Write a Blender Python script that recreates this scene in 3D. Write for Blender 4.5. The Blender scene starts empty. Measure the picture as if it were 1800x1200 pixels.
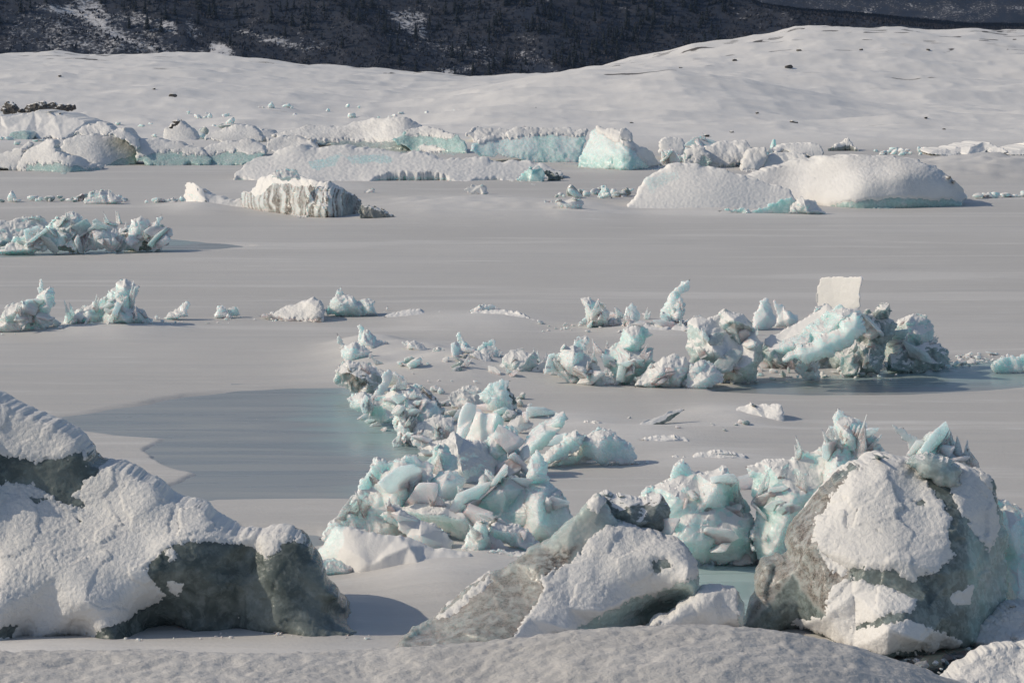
import bpy, math, random
import numpy as np
from mathutils import Vector, Matrix
from mathutils.geometry import delaunay_2d_cdt
R = math.radians
# ---------------------------------------------------------------- camera, world, sun, exposure
sc = bpy.context.scene
H, F, HY = 10.0, 4500.0, 90.0          # eye height (m), focal length and horizon row in photo pixels
PITCH = math.atan((600 - HY) / F)
cam = bpy.data.objects.new('camera', bpy.data.cameras.new('camera'))
sc.collection.objects.link(cam); sc.camera = cam
cam.location = (0, 0, H); cam.rotation_euler = (math.pi / 2 - PITCH, 0, 0)
cam.data.lens = 90; cam.data.sensor_width = 36; cam.data.clip_start = 0.5; cam.data.clip_end = 20000
SUN_EL, SUN_AZ = 34.0, 6.0             # elevation, degrees behind due left
w = bpy.data.worlds.new('World'); sc.world = w; w.use_nodes = True
wn = w.node_tree; bg = wn.nodes['Background']
sky = wn.nodes.new('ShaderNodeTexSky'); sky.sky_type = 'NISHITA'; sky.sun_disc = False
sky.sun_elevation = R(SUN_EL); sky.sun_rotation = R(270 + SUN_AZ)
wn.links.new(sky.outputs[0], bg.inputs[0]); bg.inputs[1].default_value = 0.105
sun = bpy.data.objects.new('sun', bpy.data.lights.new('sun', 'SUN')); sc.collection.objects.link(sun)
sun.data.energy = 3.1; sun.data.angle = R(0.53); sun.data.color = (1.0, 0.89, 0.72)
S = Vector((-math.cos(R(SUN_AZ)) * math.cos(R(SUN_EL)), math.sin(R(SUN_AZ)) * math.cos(R(SUN_EL)), math.sin(R(SUN_EL))))
sun.rotation_euler = S.to_track_quat('Z', 'Y').to_euler()
sc.view_settings.view_transform = 'Standard'; sc.view_settings.look = 'None'
sc.view_settings.exposure = -0.13; sc.view_settings.gamma = 1
sc.render.engine = 'CYCLES'
sc.cycles.max_bounces = 6; sc.cycles.diffuse_bounces = 3; sc.cycles.glossy_bounces = 2
sc.cycles.use_denoising = True; sc.cycles.volume_bounces = 0

# ---------------------------------------------------------------- maths helpers
cp, sp = math.cos(PITCH), math.sin(PITCH)
def ray(px, py):
    x = (np.asarray(px, float) - 900) / F; v = (600 - np.asarray(py, float)) / F
    return x, cp + v * sp, -sp + v * cp
def at(px, py, Y):
    x, y, z = ray(px, py); t = Y / y
    return x * t, Y + 0 * t, H + z * t
def yg(py):                                   # distance at which the flat lake is met
    x, y, z = ray(900, np.minimum(py, 1e9))
    z = np.minimum(z, -0.004); return -H * y / z
def h3(ix, iy, iz, k=0):
    n = (ix.astype(np.int64) * 73856093) ^ (iy.astype(np.int64) * 19349663) ^ (iz.astype(np.int64) * 83492791) ^ (k * 2654435761)
    n = (n ^ (n >> 13)) & 0xffffffff
    n = (n * 1274126177) & 0xffffffff; n = n ^ (n >> 16)
    n = (n * 2246822519) & 0xffffffff; n = n ^ (n >> 15)
    return (n & 0xffffff) / float(0xffffff)
def vnoise(p, k=0):                           # smooth value noise, -1..1
    i = np.floor(p).astype(np.int64); f = p - i; f = f * f * f * (f * (f * 6 - 15) + 10)
    r = 0
    for dx in (0, 1):
        for dy in (0, 1):
            for dz in (0, 1):
                wgt = (f[:, 0] if dx else 1 - f[:, 0]) * (f[:, 1] if dy else 1 - f[:, 1]) * (f[:, 2] if dz else 1 - f[:, 2])
                r = r + wgt * h3(i[:, 0] + dx, i[:, 1] + dy, i[:, 2] + dz, k)
    return r * 2 - 1
def fbm(p, o=4, k=0, g=0.5):
    a, r, s = 1.0, 0, 0
    for j in range(o):
        r = r + a * vnoise(p * 2.03 ** j + 17.3 * j, k + j); s += a; a *= g
    return r / s
def ridged(p, o=4, k=0):
    a, r, s = 1.0, 0, 0
    for j in range(o):
        r = r + a * (1 - 2 * np.abs(vnoise(p * 2.1 ** j + 7.7 * j, k + j))); s += a; a *= 0.5
    return r / s
def worley(p, k=0):
    i = np.floor(p).astype(np.int64); d1 = np.full(len(p), 9.0); c = np.zeros(len(p))
    for dx in (-1, 0, 1):
        for dy in (-1, 0, 1):
            for dz in (-1, 0, 1):
                j = i + np.array([dx, dy, dz])
                q = np.stack([j[:, 0] + h3(j[:, 0], j[:, 1], j[:, 2], k), j[:, 1] + h3(j[:, 0], j[:, 1], j[:, 2], k + 1), j[:, 2] + h3(j[:, 0], j[:, 1], j[:, 2], k + 2)], 1)
                d = np.sum((q - p) ** 2, 1); m = d < d1
                d1 = np.where(m, d, d1); c = np.where(m, h3(j[:, 0], j[:, 1], j[:, 2], k + 5), c)
    return np.sqrt(d1), c
def pl(P, k):                                 # piecewise linear noise on a triangle lattice: flat facets, crisp creases
    u = P[:, 0] - P[:, 1] * .57735; v = P[:, 1] * 1.1547; iu, iv = np.floor(u).astype(np.int64), np.floor(v).astype(np.int64)
    fu, fv = u - iu, v - iv; z = iu * 0; up = fu + fv < 1
    a_ = np.where(up, h3(iu, iv, z, k), h3(iu + 1, iv + 1, z, k)); b_ = h3(iu + 1, iv, z, k); c_ = h3(iu, iv + 1, z, k)
    r = np.where(up, a_ * (1 - fu - fv) + b_ * fu + c_ * fv, a_ * (fu + fv - 1) + b_ * (1 - fv) + c_ * (1 - fu))
    return r * 2 - 1
def shards(P, k=0):
    W = P * .6 + 3.3; P = P + .55 * np.stack([pl(W, k + 11), pl(W, k + 12)], 1)
    return .8 * pl(P, k)
def sstep(a, b, x):
    t = np.clip((x - a) / (b - a), 0, 1); return t * t * (3 - 2 * t)
def inside(P, poly):
    x, y = P[:, 0], P[:, 1]; r = np.zeros(len(P), bool); n = len(poly); j = n - 1
    for i in range(n):
        xi, yi = poly[i]; xj, yj = poly[j]
        if yi != yj:
            r ^= ((yi > y) != (yj > y)) & (x < (xj - xi) * (y - yi) / (yj - yi) + xi)
        j = i
    return r
def segdist(P, poly):
    d = np.full(len(P), 1e9); n = len(poly)
    for i in range(n):
        a = np.array(poly[i]); b = np.array(poly[(i + 1) % n]); ab = b - a
        t = np.clip(((P - a) @ ab) / max(ab @ ab, 1e-9), 0, 1)
        d = np.minimum(d, np.hypot(P[:, 0] - a[0] - t * ab[0], P[:, 1] - a[1] - t * ab[1]))
    return d
def soft(P, poly, s):                         # 1 inside, 0 outside, soft edge of s pixels
    d = segdist(P, poly); return sstep(-s, s, np.where(inside(P, poly), d, -d))
def parse(t):
    return [tuple(float(v) for v in q.split(',')) for q in t.split()]
def normals(V, T):
    n = np.cross(V[T[:, 1]] - V[T[:, 0]], V[T[:, 2]] - V[T[:, 0]]); N = np.zeros_like(V)
    for k in range(3): np.add.at(N, T[:, k], n)
    return N / np.maximum(np.linalg.norm(N, axis=1, keepdims=True), 1e-12)
def mesh(name, V, Fc, mat, attrs=None, smooth=True, flip=None):
    V = np.asarray(V, np.float32); Fc = np.asarray(Fc, np.int32); k = Fc.shape[1]
    me = bpy.data.meshes.new(name)
    me.vertices.add(len(V)); me.vertices.foreach_set('co', V.ravel())
    me.loops.add(Fc.size); me.loops.foreach_set('vertex_index', Fc.ravel())
    me.polygons.add(len(Fc)); me.polygons.foreach_set('loop_start', np.arange(0, Fc.size, k, dtype=np.int32))
    me.polygons.foreach_set('use_smooth', np.full(len(Fc), smooth))
    for a, v in (attrs or {}).items():
        at_ = me.attributes.new(a, 'FLOAT', 'POINT'); at_.data.foreach_set('value', np.asarray(v, np.float32))
    me.update(calc_edges=True); me.validate(); me.materials.append(mat)
    return me
def link(name, data, parent=None, label=None, cat=None, group=None, kind=None, loc=None):
    o = bpy.data.objects.new(name, data); sc.collection.objects.link(o)
    if parent: o.parent = parent
    if loc is not None: o.location = loc
    if label: o['label'] = label
    if cat: o['category'] = cat
    if group: o['group'] = group
    if kind or label: o['kind'] = kind or 'thing'
    return o

# ---------------------------------------------------------------- materials
def newmat(name):
    m = bpy.data.materials.new(name); m.use_nodes = True; nt = m.node_tree
    return m, nt, nt.nodes['Principled BSDF']
class NT:
    def __init__(s, nt): s.nt = nt
    def n(s, t, **kw):
        q = s.nt.nodes.new(t)
        for k, v in kw.items():
            if k.startswith('i_'): q.inputs[k[2:].replace('_', ' ')].default_value = v
            else: setattr(q, k, v)
        return q
    def l(s, a, b): s.nt.links.new(a, b)
    def attr(s, a): return s.n('ShaderNodeAttribute', attribute_name=a).outputs['Fac']
    def coord(s, scale=(1, 1, 1), rot=(0, 0, 0), kind='Object'):
        t = s.n('ShaderNodeTexCoord'); m = s.n('ShaderNodeMapping'); s.l(t.outputs[kind], m.inputs[0])
        m.inputs['Scale'].default_value = scale; m.inputs['Rotation'].default_value = rot; return m.outputs[0]
    def noise(s, co, sc_, det=4, rough=.55, dist=0):
        q = s.n('ShaderNodeTexNoise'); s.l(co, q.inputs['Vector']); q.inputs['Scale'].default_value = sc_
        q.inputs['Detail'].default_value = det; q.inputs['Roughness'].default_value = rough; q.inputs['Distortion'].default_value = dist
        return q.outputs[0]
    def ramp(s, x, a, b, lo=0.0, hi=1.0):
        q = s.n('ShaderNodeMapRange'); q.interpolation_type = 'SMOOTHSTEP'; s.l(x, q.inputs[0])
        q.inputs[1].default_value = a; q.inputs[2].default_value = b; q.inputs[3].default_value = lo; q.inputs[4].default_value = hi
        return q.outputs[0]
    def math(s, op, a, b=None, c=None):
        q = s.n('ShaderNodeMath', operation=op)
        for i, v in enumerate((a, b, c)):
            if v is None: continue
            if isinstance(v, (int, float)): q.inputs[i].default_value = v
            else: s.l(v, q.inputs[i])
        return q.outputs[0]
    def mix(s, f, a, b):
        q = s.n('ShaderNodeMix', data_type='RGBA')
        for i, v in ((0, f), (6, a), (7, b)):
            if isinstance(v, (int, float)): q.inputs[i].default_value = v
            elif isinstance(v, tuple): q.inputs[i].default_value = v + (1,)
            else: s.l(v, q.inputs[i])
        return q.outputs[2]
    def bump(s, h, dist, st=1.0, nrm=None):
        q = s.n('ShaderNodeBump'); s.l(h, q.inputs['Height']); q.inputs['Distance'].default_value = dist
        q.inputs['Strength'].default_value = st
        if nrm: s.l(nrm, q.inputs['Normal'])
        return q.outputs[0]
SNOW = (0.81, 0.785, 0.75)
def make_ice(name='glacier_ice', clear=0):
    m, nt, b = newmat(name); t = NT(nt)
    snow, dirt, aqua, dark = (t.attr(a) for a in ('snow', 'dirt', 'aqua', 'dark'))
    co = t.coord(); n1 = t.noise(co, 1.3, 4, .6, .6); n2 = t.noise(co, 6, 5, .65, .4); n3 = t.noise(co, 30, 4, .6)
    aq = t.math('MULTIPLY', aqua, t.ramp(n1, .3, .62, .45, 1.25))
    aq = t.math('SUBTRACT', aq, t.ramp(n2, .52, .75, 0, .22))
    c = t.mix(t.ramp(aq, 0, .35), (.79, .815, .79), (.72, .82, .785))
    c = t.mix(t.ramp(aq, .3, 1.15), c, (.50, .70, .655))
    vn = t.n('ShaderNodeTexVoronoi', feature='DISTANCE_TO_EDGE'); t.l(t.coord((1, 1, 2.2), (.5, .3, 0)), vn.inputs['Vector']); vn.inputs['Scale'].default_value = 1.7
    c = t.mix(t.math('MULTIPLY', t.ramp(vn.outputs['Distance'], .05, .0), t.ramp(n2, .4, .6, 0, .6)), c, (.84, .86, .85))
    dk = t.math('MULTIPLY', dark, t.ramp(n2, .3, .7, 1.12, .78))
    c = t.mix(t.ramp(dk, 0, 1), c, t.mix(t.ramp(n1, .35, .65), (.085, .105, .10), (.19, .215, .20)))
    dn = t.math('MULTIPLY', dirt, t.ramp(n2, .33, .62, .35, 1.25))
    dn = t.math('ADD', dn, t.math('MULTIPLY', dirt, t.ramp(n3, .5, .75, -.15, .25)))
    c = t.mix(t.ramp(dirt, 0, .5, 0, .8), c, (.42, .40, .37))
    c = t.mix(t.ramp(dn, .1, 1.1), c, t.mix(t.ramp(n3, .42, .6), (.075, .062, .052), (.30, .265, .23)))
    sn = t.ramp(t.math('ADD', snow, t.math('MULTIPLY', t.math('SUBTRACT', n3, .5), .5)), .38, .6)
    c = t.mix(sn, c, SNOW)
    t.l(c, b.inputs['Base Color'])
    ro = t.ramp(n2, .35, .65, .10, .40); q = t.n('ShaderNodeMix'); t.l(sn, q.inputs[0]); t.l(ro, q.inputs[2]); q.inputs[3].default_value = .7
    t.l(q.outputs[0], b.inputs['Roughness'])
    sss = t.math('MULTIPLY', t.math('SUBTRACT', 1, sn), t.math('SUBTRACT', .95, t.math('MULTIPLY', dark, .75)))
    t.l(sss, b.inputs['Subsurface Weight']); b.inputs['Subsurface Radius'].default_value = (.55, .9, .95)
    b.inputs['Subsurface Scale'].default_value = .6
    b.inputs['IOR'].default_value = 1.31
    if clear:
        t.l(t.math('MULTIPLY', t.math('SUBTRACT', 1, sn), t.ramp(n1, .3, .65, clear, clear * .35)), b.inputs['Transmission Weight'])
    v = t.n('ShaderNodeTexVoronoi'); t.l(t.coord(), v.inputs['Vector']); v.inputs['Scale'].default_value = 3.2
    nb = t.bump(v.outputs['Distance'], .03, .2); nb = t.bump(n2, .04, .35, nb); nb = t.bump(n3, .012, .6, nb)
    t.l(nb, b.inputs['Normal']); return m
def make_snow(name, col=SNOW, grain=45, amp=.008, lump=7, lamp=.02, stretch=(1, 1, 1), rot=0, rough=.62):
    m, nt, b = newmat(name); t = NT(nt); co = t.coord(stretch, (0, 0, rot))
    n1 = t.noise(co, lump, 4, .55); n2 = t.noise(co, grain, 3, .6); n0 = t.noise(co, .35, 3)
    dk = tuple(v * .9 for v in col); cc = t.mix(t.ramp(n0, .35, .65), dk, col); n4 = t.noise(t.coord(), 11, 5, .7)
    cc = t.mix(t.math('MULTIPLY', t.ramp(t.math('ADD', t.attr('thin'), t.math('MULTIPLY', t.math('SUBTRACT', n4, .5), 2.4)), .45, 1.0), .8), cc, (.27, .275, .265))
    t.l(cc, b.inputs['Base Color'])
    b.inputs['Roughness'].default_value = rough; b.inputs['Specular IOR Level'].default_value = .3
    t.l(t.bump(n2, amp, .9, t.bump(n1, lamp, .9)), b.inputs['Normal']); return m
M = {}
M['ice'] = make_ice(); M['clear'] = make_ice('clear_ice', .38)
M['snow'] = make_snow('snow_cover', lump=14, lamp=.03, grain=55, amp=.01)
M['bank'] = make_snow('snow_bank', (.59, .565, .535), grain=30, amp=.012, lump=6, lamp=.05, stretch=(1, 1.8, 1), rot=.3)
def make_ground():
    m, nt, b = newmat('lake_snow'); t = NT(nt)
    co = t.coord(); cs = t.coord((.06, .9, 1), (0, 0, R(3))); cf = t.coord((.35, 3.0, 1), (0, 0, R(4)))
    n1 = t.noise(cs, .9, 5, .6, 1.2); n2 = t.noise(cf, .9, 6, .7, .8); n3 = t.noise(co, 12, 4, .6); n0 = t.noise(co, .03, 3)
    base = t.mix(t.ramp(n0, .3, .7), (.52, .497, .468), (.585, .56, .53))
    st = t.math('MULTIPLY', t.ramp(n1, .5, .66), t.ramp(n2, .48, .66))
    c = t.mix(t.math('MULTIPLY', st, .5), base, (.76, .745, .72))
    c = t.mix(t.math('MULTIPLY', t.ramp(n1, .5, .25), .3), c, (.40, .41, .42))
    n5 = t.noise(t.coord((.022, .20, 1), (0, 0, R(2))), 1.0, 6, .62, 1.0); c = t.mix(t.ramp(n5, .55, .64, 0, .38), c, (.74, .71, .675)); c = t.mix(t.ramp(n5, .46, .32, 0, .25), c, (.455, .44, .42))
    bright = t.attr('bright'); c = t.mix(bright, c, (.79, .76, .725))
    bare = t.attr('bare'); c = t.mix(t.ramp(t.math('ADD', bare, t.math('MULTIPLY', t.math('SUBTRACT', n3, .5), .8)), .4, .7), c, (.12, .105, .09))
    t.l(c, b.inputs['Base Color']); b.inputs['Roughness'].default_value = .55; b.inputs['Specular IOR Level'].default_value = .25
    t.l(t.bump(n3, .014, .7, t.bump(n2, .06, .75, t.bump(n1, .12, .3))), b.inputs['Normal']); return m
M['ground'] = make_ground()
def make_pond(name, dark=(.26, .27, .272), mid=(.375, .385, .375), aq=(.33, .46, .45), rough=.22):
    m, nt, b = newmat(name); t = NT(nt)
    cs = t.coord((.10, 1.0, 1), (0, 0, R(-4))); n1 = t.noise(cs, 1.1, 5, .6, .8); n2 = t.noise(t.coord((.3, 2.5, 1)), 3, 5, .7)
    aqua, snow = t.attr('aqua'), t.attr('snow')
    c = t.mix(t.ramp(n1, .2, .8), dark, mid)
    c = t.mix(t.math('MULTIPLY', aqua, t.ramp(n1, .3, .6, .6, 1.0)), c, aq)
    c = t.mix(t.ramp(t.math('ADD', snow, t.math('MULTIPLY', t.math('SUBTRACT', n2, .5), 1.1)), .55, .95), c, (.55, .57, .56))
    t.l(c, b.inputs['Base Color']); t.l(t.ramp(n1, .3, .7, rough, rough + .2), b.inputs['Roughness'])
    t.l(t.bump(n1, .01, .3), b.inputs['Normal']); return m
M['pond'] = make_pond('pond_ice')
M['pale'] = make_pond('pale_pond_ice', (.38, .50, .50), (.46, .58, .57), (.40, .60, .59), .15)
M['water'] = make_pond('dark_water', (.015, .035, .042), (.03, .06, .07), (.04, .1, .11), .06)
def make_rock():
    m, nt, b = newmat('rock'); t = NT(nt); co = t.coord(); n = t.noise(co, 3, 5, .65)
    c = t.mix(t.ramp(n, .35, .65), (.05, .047, .045), (.14, .125, .11)); g = t.n('ShaderNodeNewGeometry')
    sx = t.n('ShaderNodeSeparateXYZ'); t.l(g.outputs['Normal'], sx.inputs[0])
    c = t.mix(t.ramp(t.math('ADD', sx.outputs[2], t.math('MULTIPLY', n, .5)), .95, 1.1), c, SNOW)
    t.l(c, b.inputs['Base Color']); b.inputs['Roughness'].default_value = .85; t.l(t.bump(n, .1, .8), b.inputs['Normal']); return m
M['rock'] = make_rock()
def make_mtn():
    m, nt, b = newmat('mountain_slope'); t = NT(nt); co = t.coord()
    n1 = t.noise(co, .05, 6, .62, .5); n2 = t.noise(co, .45, 5, .7); n3 = t.noise(t.coord((1, 1, 1)), .012, 3)
    c = t.mix(t.ramp(n1, .35, .65), (.005, .013, .032), (.022, .024, .034))  # the blue of skylit shade is mixed into these slope colours
    c = t.mix(t.ramp(n2, .5, .75), c, (.008, .015, .036))
    s = t.attr('snow'); k = t.math('ADD', s, t.math('ADD', t.math('MULTIPLY', t.math('SUBTRACT', n2, .5), 1.5), t.math('MULTIPLY', t.math('SUBTRACT', n1, .5), .9)))
    c = t.mix(t.ramp(k, .44, .84), c, (.60, .59, .60))
    t.l(c, b.inputs['Base Color']); b.inputs['Roughness'].default_value = .9; t.l(t.bump(n2, .6, .6), b.inputs['Normal']); return m
M['mtn'] = make_mtn()
def flatmat(name, a, bcol, s):
    m, nt, b = newmat(name); t = NT(nt); n = t.noise(t.coord(), s, 3)
    t.l(t.mix(t.ramp(n, .35, .65), a, bcol), b.inputs['Base Color']); b.inputs['Roughness'].default_value = .9; return m
M['needle'] = flatmat('spruce_needles', (.006, .011, .016), (.014, .022, .022), 1.5)
M['bark'] = flatmat('bark', (.04, .032, .028), (.08, .065, .055), 4)
M['twig'] = flatmat('bare_brush', (.010, .014, .026), (.034, .031, .040), .08)

# ---------------------------------------------------------------- the traced ice form
def rough_outline(O, res, amp, rnd):
    out = []; n = len(O)
    for i in range(n):
        seg = [np.array(O[i]), np.array(O[(i + 1) % n])]
        L = np.linalg.norm(seg[1][:2] - seg[0][:2]); a = amp
        while L > res * 1.3:
            new = []
            for p, q in zip(seg[:-1], seg[1:]):
                d = (q - p)[:2]; mid = (p + q) / 2; l = np.hypot(*d)
                if l > 0: mid[:2] += np.array([-d[1], d[0]]) * rnd.uniform(-a, a) * (1.5 if l < 14 else 1)
                new += [p, mid]
            seg = new + [seg[-1]]; L /= 2
        out += seg[:-1]
    return np.array(out)
def bary_interp(P, cv, ct, cvals):
    best = np.full(len(P), -1e9); val = np.zeros(len(P))
    for a, b_, c in ct:
        A, B, Cc = cv[a], cv[b_], cv[c]; det = (B[0] - A[0]) * (Cc[1] - A[1]) - (Cc[0] - A[0]) * (B[1] - A[1])
        if abs(det) < 1e-6: continue
        u = ((P[:, 0] - A[0]) * (Cc[1] - A[1]) - (Cc[0] - A[0]) * (P[:, 1] - A[1])) / det
        v = ((B[0] - A[0]) * (P[:, 1] - A[1]) - (P[:, 0] - A[0]) * (B[1] - A[1])) / det
        W = np.stack([1 - u - v, u, v], 1); mn = W.min(1); W = np.clip(W, 0, 1); W /= W.sum(1, keepdims=True)
        m = mn > best; best = np.where(m, mn, best)
        val = np.where(m, W @ np.array([cvals[a], cvals[b_], cvals[c]]), val)
    return val
GZ = None                                    # ground height function, set below
NB = [0]
def form(name, cat, label, outline, pts='', base=None, D=None, thick=None, res=None, rough=.13, lean=.5, bulge=.16,
         facet=.3, nf=None, sharp=1.0, disp=.035, dfreq=None, chip=.03, ripple=0, flute=0, seed=None,
         aqua=.4, dark=0, dirt=0, snow=.72, paint=(), cover=None, coverpaint=(), group=None, part='ice_body', parent=None, mat='ice', warp=.04, low_aqua=0, sink=0, crack=0, lumps=None, perch=None, flat=False):
    NB[0] += 1; seed = NB[0] * 13 + 5 if seed is None else seed; rnd = random.Random(seed)
    O = parse(outline); xy = np.array([o[:2] for o in O]); x0, y0 = xy.min(0); x1, y1 = xy.max(0)
    wd, ht = x1 - x0, y1 - y0; minor = min(wd, ht)
    if res is None: res = min(2.6, max(1.25, math.sqrt(wd * ht) / 75))
    if perch is not None: D = float(yg(perch))
    if D is not None and perch is None and base is None and abs(float(yg(y1)) - D) < .12 * D and not any(len(o) > 3 for o in O): D = None
    if D is not None and any(len(o) > 3 for o in O) and D > 60: D = None
    yb = y1 if base is None else base
    D0 = D if D is not None else float(yg(yb)); s = D0 / F
    od, corr, cfl = [], [], []
    for oi, o in enumerate(O):
        low = o[1] > y1 - .15 * ht and perch is None
        contact = (D is None and base is None and low) or len(o) > 3 or (D is not None and low and abs(float(yg(o[1])) - D0) < .12 * D0)
        if base is not None and D is None and low: o = (o[0], base + (o[1] - y1) * .3) + tuple(o[2:])
        O[oi] = o
        if len(o) > 2: dv = o[2]
        elif contact: dv = 0.0
        else: dv = (yb - o[1]) * lean
        od.append(dv); c_ = 0; cfl.append(float(contact))
        if contact: c_ = float(yg(o[1])) - D0
        corr.append(c_)
    xy = np.array([o[:2] for o in O]); y1 = xy[:, 1].max()
    O3 = [(o[0], o[1], c_, dv, f_) for o, c_, dv, f_ in zip(O, corr, od, cfl)]
    B = rough_outline(O3, res, rough, rnd)
    nb = len(B); Bxy = B[:, :2]
    gx = np.arange(x0 - 4, x1 + 4, res); gy = np.arange(y0 - 4, y1 + 4, res * .9)
    X, Yy = np.meshgrid(gx, gy); X = X + (np.arange(len(gy)) % 2)[:, None] * res * .5
    g = np.random.RandomState(seed); P = np.stack([X.ravel(), Yy.ravel()], 1) + g.uniform(-.22, .22, (X.size, 2)) * res
    P = P[inside(P, Bxy)]
    if len(P):
        d = segdist(P, Bxy); P = P[d > res * .55]; d = d[d > res * .55]
    vc = [Vector(p) for p in Bxy] + [Vector(p) for p in P]
    vo, _, fo, ov, _, _ = delaunay_2d_cdt(vc, [(i, (i + 1) % nb) for i in range(nb)], [], 1, 1e-4)
    Q = np.array([tuple(v) for v in vo]); T = np.array([f for f in fo if len(f) == 3], int)
    ar = np.cross(Q[T[:, 1]] - Q[T[:, 0]], Q[T[:, 2]] - Q[T[:, 0]])
    T = np.where((ar > 0)[:, None], T[:, ::-1], T)      # pixel y runs down: make the front face the camera
    isb = np.array([any(k < nb for k in o) if o else True for o in ov])
    dist = segdist(Q, Bxy); dist[isb] = 0
    # depth control
    cv = [tuple(o[:2]) for o in O]; cval = list(od)
    if pts:
        for p in parse(pts): cv.append(p[:2]); cval.append(p[2])
    else:
        n = nf if nf is not None else max(1, int(3 + 3 * rnd.random() + wd * ht / 9000))
        tries = 0; ad = []
        while len(ad) < n and tries < 400:
            tries += 1; q = (rnd.uniform(x0, x1), rnd.uniform(y0, y1))
            if not inside(np.array([q]), xy)[0] or segdist(np.array([q]), [tuple(v) for v in xy])[0] < minor * .1: continue
            if any(math.hypot(q[0] - a[0], q[1] - a[1]) < minor * .22 for a in ad): continue
            ad.append(q)
        for q in ad:
            wgt = 1 / (np.hypot(xy[:, 0] - q[0], xy[:, 1] - q[1]) ** 2 + 1)
            cv.append(q); cval.append(float((wgt * np.array(od)).sum() / wgt.sum()) - rnd.uniform(.1, 1.0) * facet * minor)
    no = len(O)
    cvo, _, cfo, cov, _, _ = delaunay_2d_cdt([Vector(p) for p in cv], [(i, (i + 1) % no) for i in range(no)], [], 1, 1e-4)
    cq = np.array([tuple(v) for v in cvo]); cvals = np.array([np.mean([cval[k] for k in o]) if o else 0 for o in cov])
    ct = [f for f in cfo if len(f) == 3]
    p3 = np.stack([Q[:, 0] / minor * 3, Q[:, 1] / minor * 3, np.full(len(Q), seed * 1.7)], 1)
    Wp = Q + warp * minor * np.stack([fbm(p3, 3, 1), fbm(p3, 3, 9)], 1) * np.minimum(1, dist / (.1 * minor))[:, None]
    dd = bary_interp(Wp, cq, ct, cvals)
    if sharp < 1:                                # relaxed version for rounded, melted forms
        E = np.vstack([T[:, [0, 1]], T[:, [1, 2]], T[:, [2, 0]]]); E = np.vstack([E, E[:, ::-1]])
        cn = np.maximum(np.bincount(E[:, 0], minlength=len(Q)), 1)
        for _ in range(int((1 - sharp) * 260)):
            nw = np.bincount(E[:, 0], dd[E[:, 1]], len(Q)) / cn; dd = np.where(isb, dd, nw)
    prof = lambda t: np.sqrt(np.maximum(0, 1 - (1 - np.clip(t, 0, 1)) ** 2))
    bb = (Bxy[:, None, :])
    wI = np.zeros(len(Q)); acc = np.zeros(len(Q)); acd = np.zeros(len(Q))
    stp = max(1, nb // 160)
    for k in range(0, nb, stp):
        ww = 1 / ((Q[:, 0] - Bxy[k, 0]) ** 2 + (Q[:, 1] - Bxy[k, 1]) ** 2 + 1.0) ** 1.3
        wI += ww; acc += ww * B[k, 2]; acd += ww * B[k, 3]
    cx = sorted((o[0], c_) for o, c_ in zip(O, corr) if c_ != 0); hero = D is not None and D0 < 60
    if cx and hero: cor = acc / wI
    elif cx:                                     # far forms: the footprint's depth follows the shore line of the base, smoothed
        gxs = np.linspace(x0 - .5 * wd, x1 + .5 * wd, 161); pv = np.interp(gxs, [c[0] for c in cx], [c[1] for c in cx])
        kk = np.exp(-np.linspace(-2.2, 2.2, 41) ** 2); kk /= kk.sum(); pv = np.convolve(np.pad(pv, 20, 'edge'), kk, 'valid')
        cor = np.interp(Q[:, 0], gxs, pv)
    else: cor = np.zeros(len(Q))
    bi = [k for k in range(len(Q)) if isb[k]]
    rim = min(minor * .25, 40)
    Yf = D0 + cor + s * (dd - bulge * minor * prof(dist / (minor * .4)) - .012 * minor * prof(dist / (minor * .05)))
    # noise in the pixel frame times scale keeps feature size tied to the object
    if crack:
        rotm = np.array([[.8, .6], [-.6, .8]]); wq = Q + 3 * np.stack([fbm(np.c_[Q / 14, 0 * Q[:, 0]], 3, 3), fbm(np.c_[Q / 14, 0 * Q[:, 0]], 3, 4)], 1)
        for m_, a_ in ((.42, 1.0), (.17, .6), (.07, .3), (.035, .14)):
            cell = max(4.0, minor * m_)
            if cell < 2.2 * res: continue
            Yf = Yf + s * crack * minor * a_ * shards((wq @ rotm) / cell * np.array([1.0, .7]), seed + int(m_ * 100)) * np.clip(dist / (cell * .35), 0, 1)
    if flute:
        nn = fbm(np.stack([Q[:, 0] / minor * 15 + fbm(np.c_[Q / minor * 2, 0 * Q[:, 0]], 2, 8) * 3, Q[:, 1] / minor * 1.2, np.zeros(len(Q))], 1), 4, seed)
        Yf = Yf + s * flute * minor * nn * np.minimum(1, dist / 4)
    if D is None and base is None: Yf = np.minimum(Yf, yg(Q[:, 1]))
    th = (minor * .5 if thick is None else thick) * s
    Yb = D0 + cor + s * (acd / wI) + th * prof(dist / (minor * .35))
    Yb = np.maximum(Yb, Yf + .12 * th * (dist > 0))
    fr = np.stack(at(Q[:, 0], Q[:, 1], Yf), 1)
    # the back is a real far side: it keeps the front's x and z, farther away
    kd = np.where(isb)[0]
    if D0 > 60 and (D is None or any(cfl)):
        near = np.argmin((Q[kd, 0][:, None] - Bxy[:, 0]) ** 2 + (Q[kd, 1][:, None] - Bxy[:, 1]) ** 2, axis=1); fl = B[near, 4] > .6
        fr[kd[fl], 2] = np.minimum(fr[kd[fl], 2], -.12)
    bk = fr.copy(); bk[:, 1] = Yb
    n = len(Q); idx = np.arange(n); bidx = np.where(isb, idx, 0); nonb = np.where(~isb)[0]
    bidx[nonb] = n + np.arange(len(nonb))
    V = np.vstack([fr, bk[nonb]]); Tb = bidx[T][:, ::-1]; TT = np.vstack([T, Tb])
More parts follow.
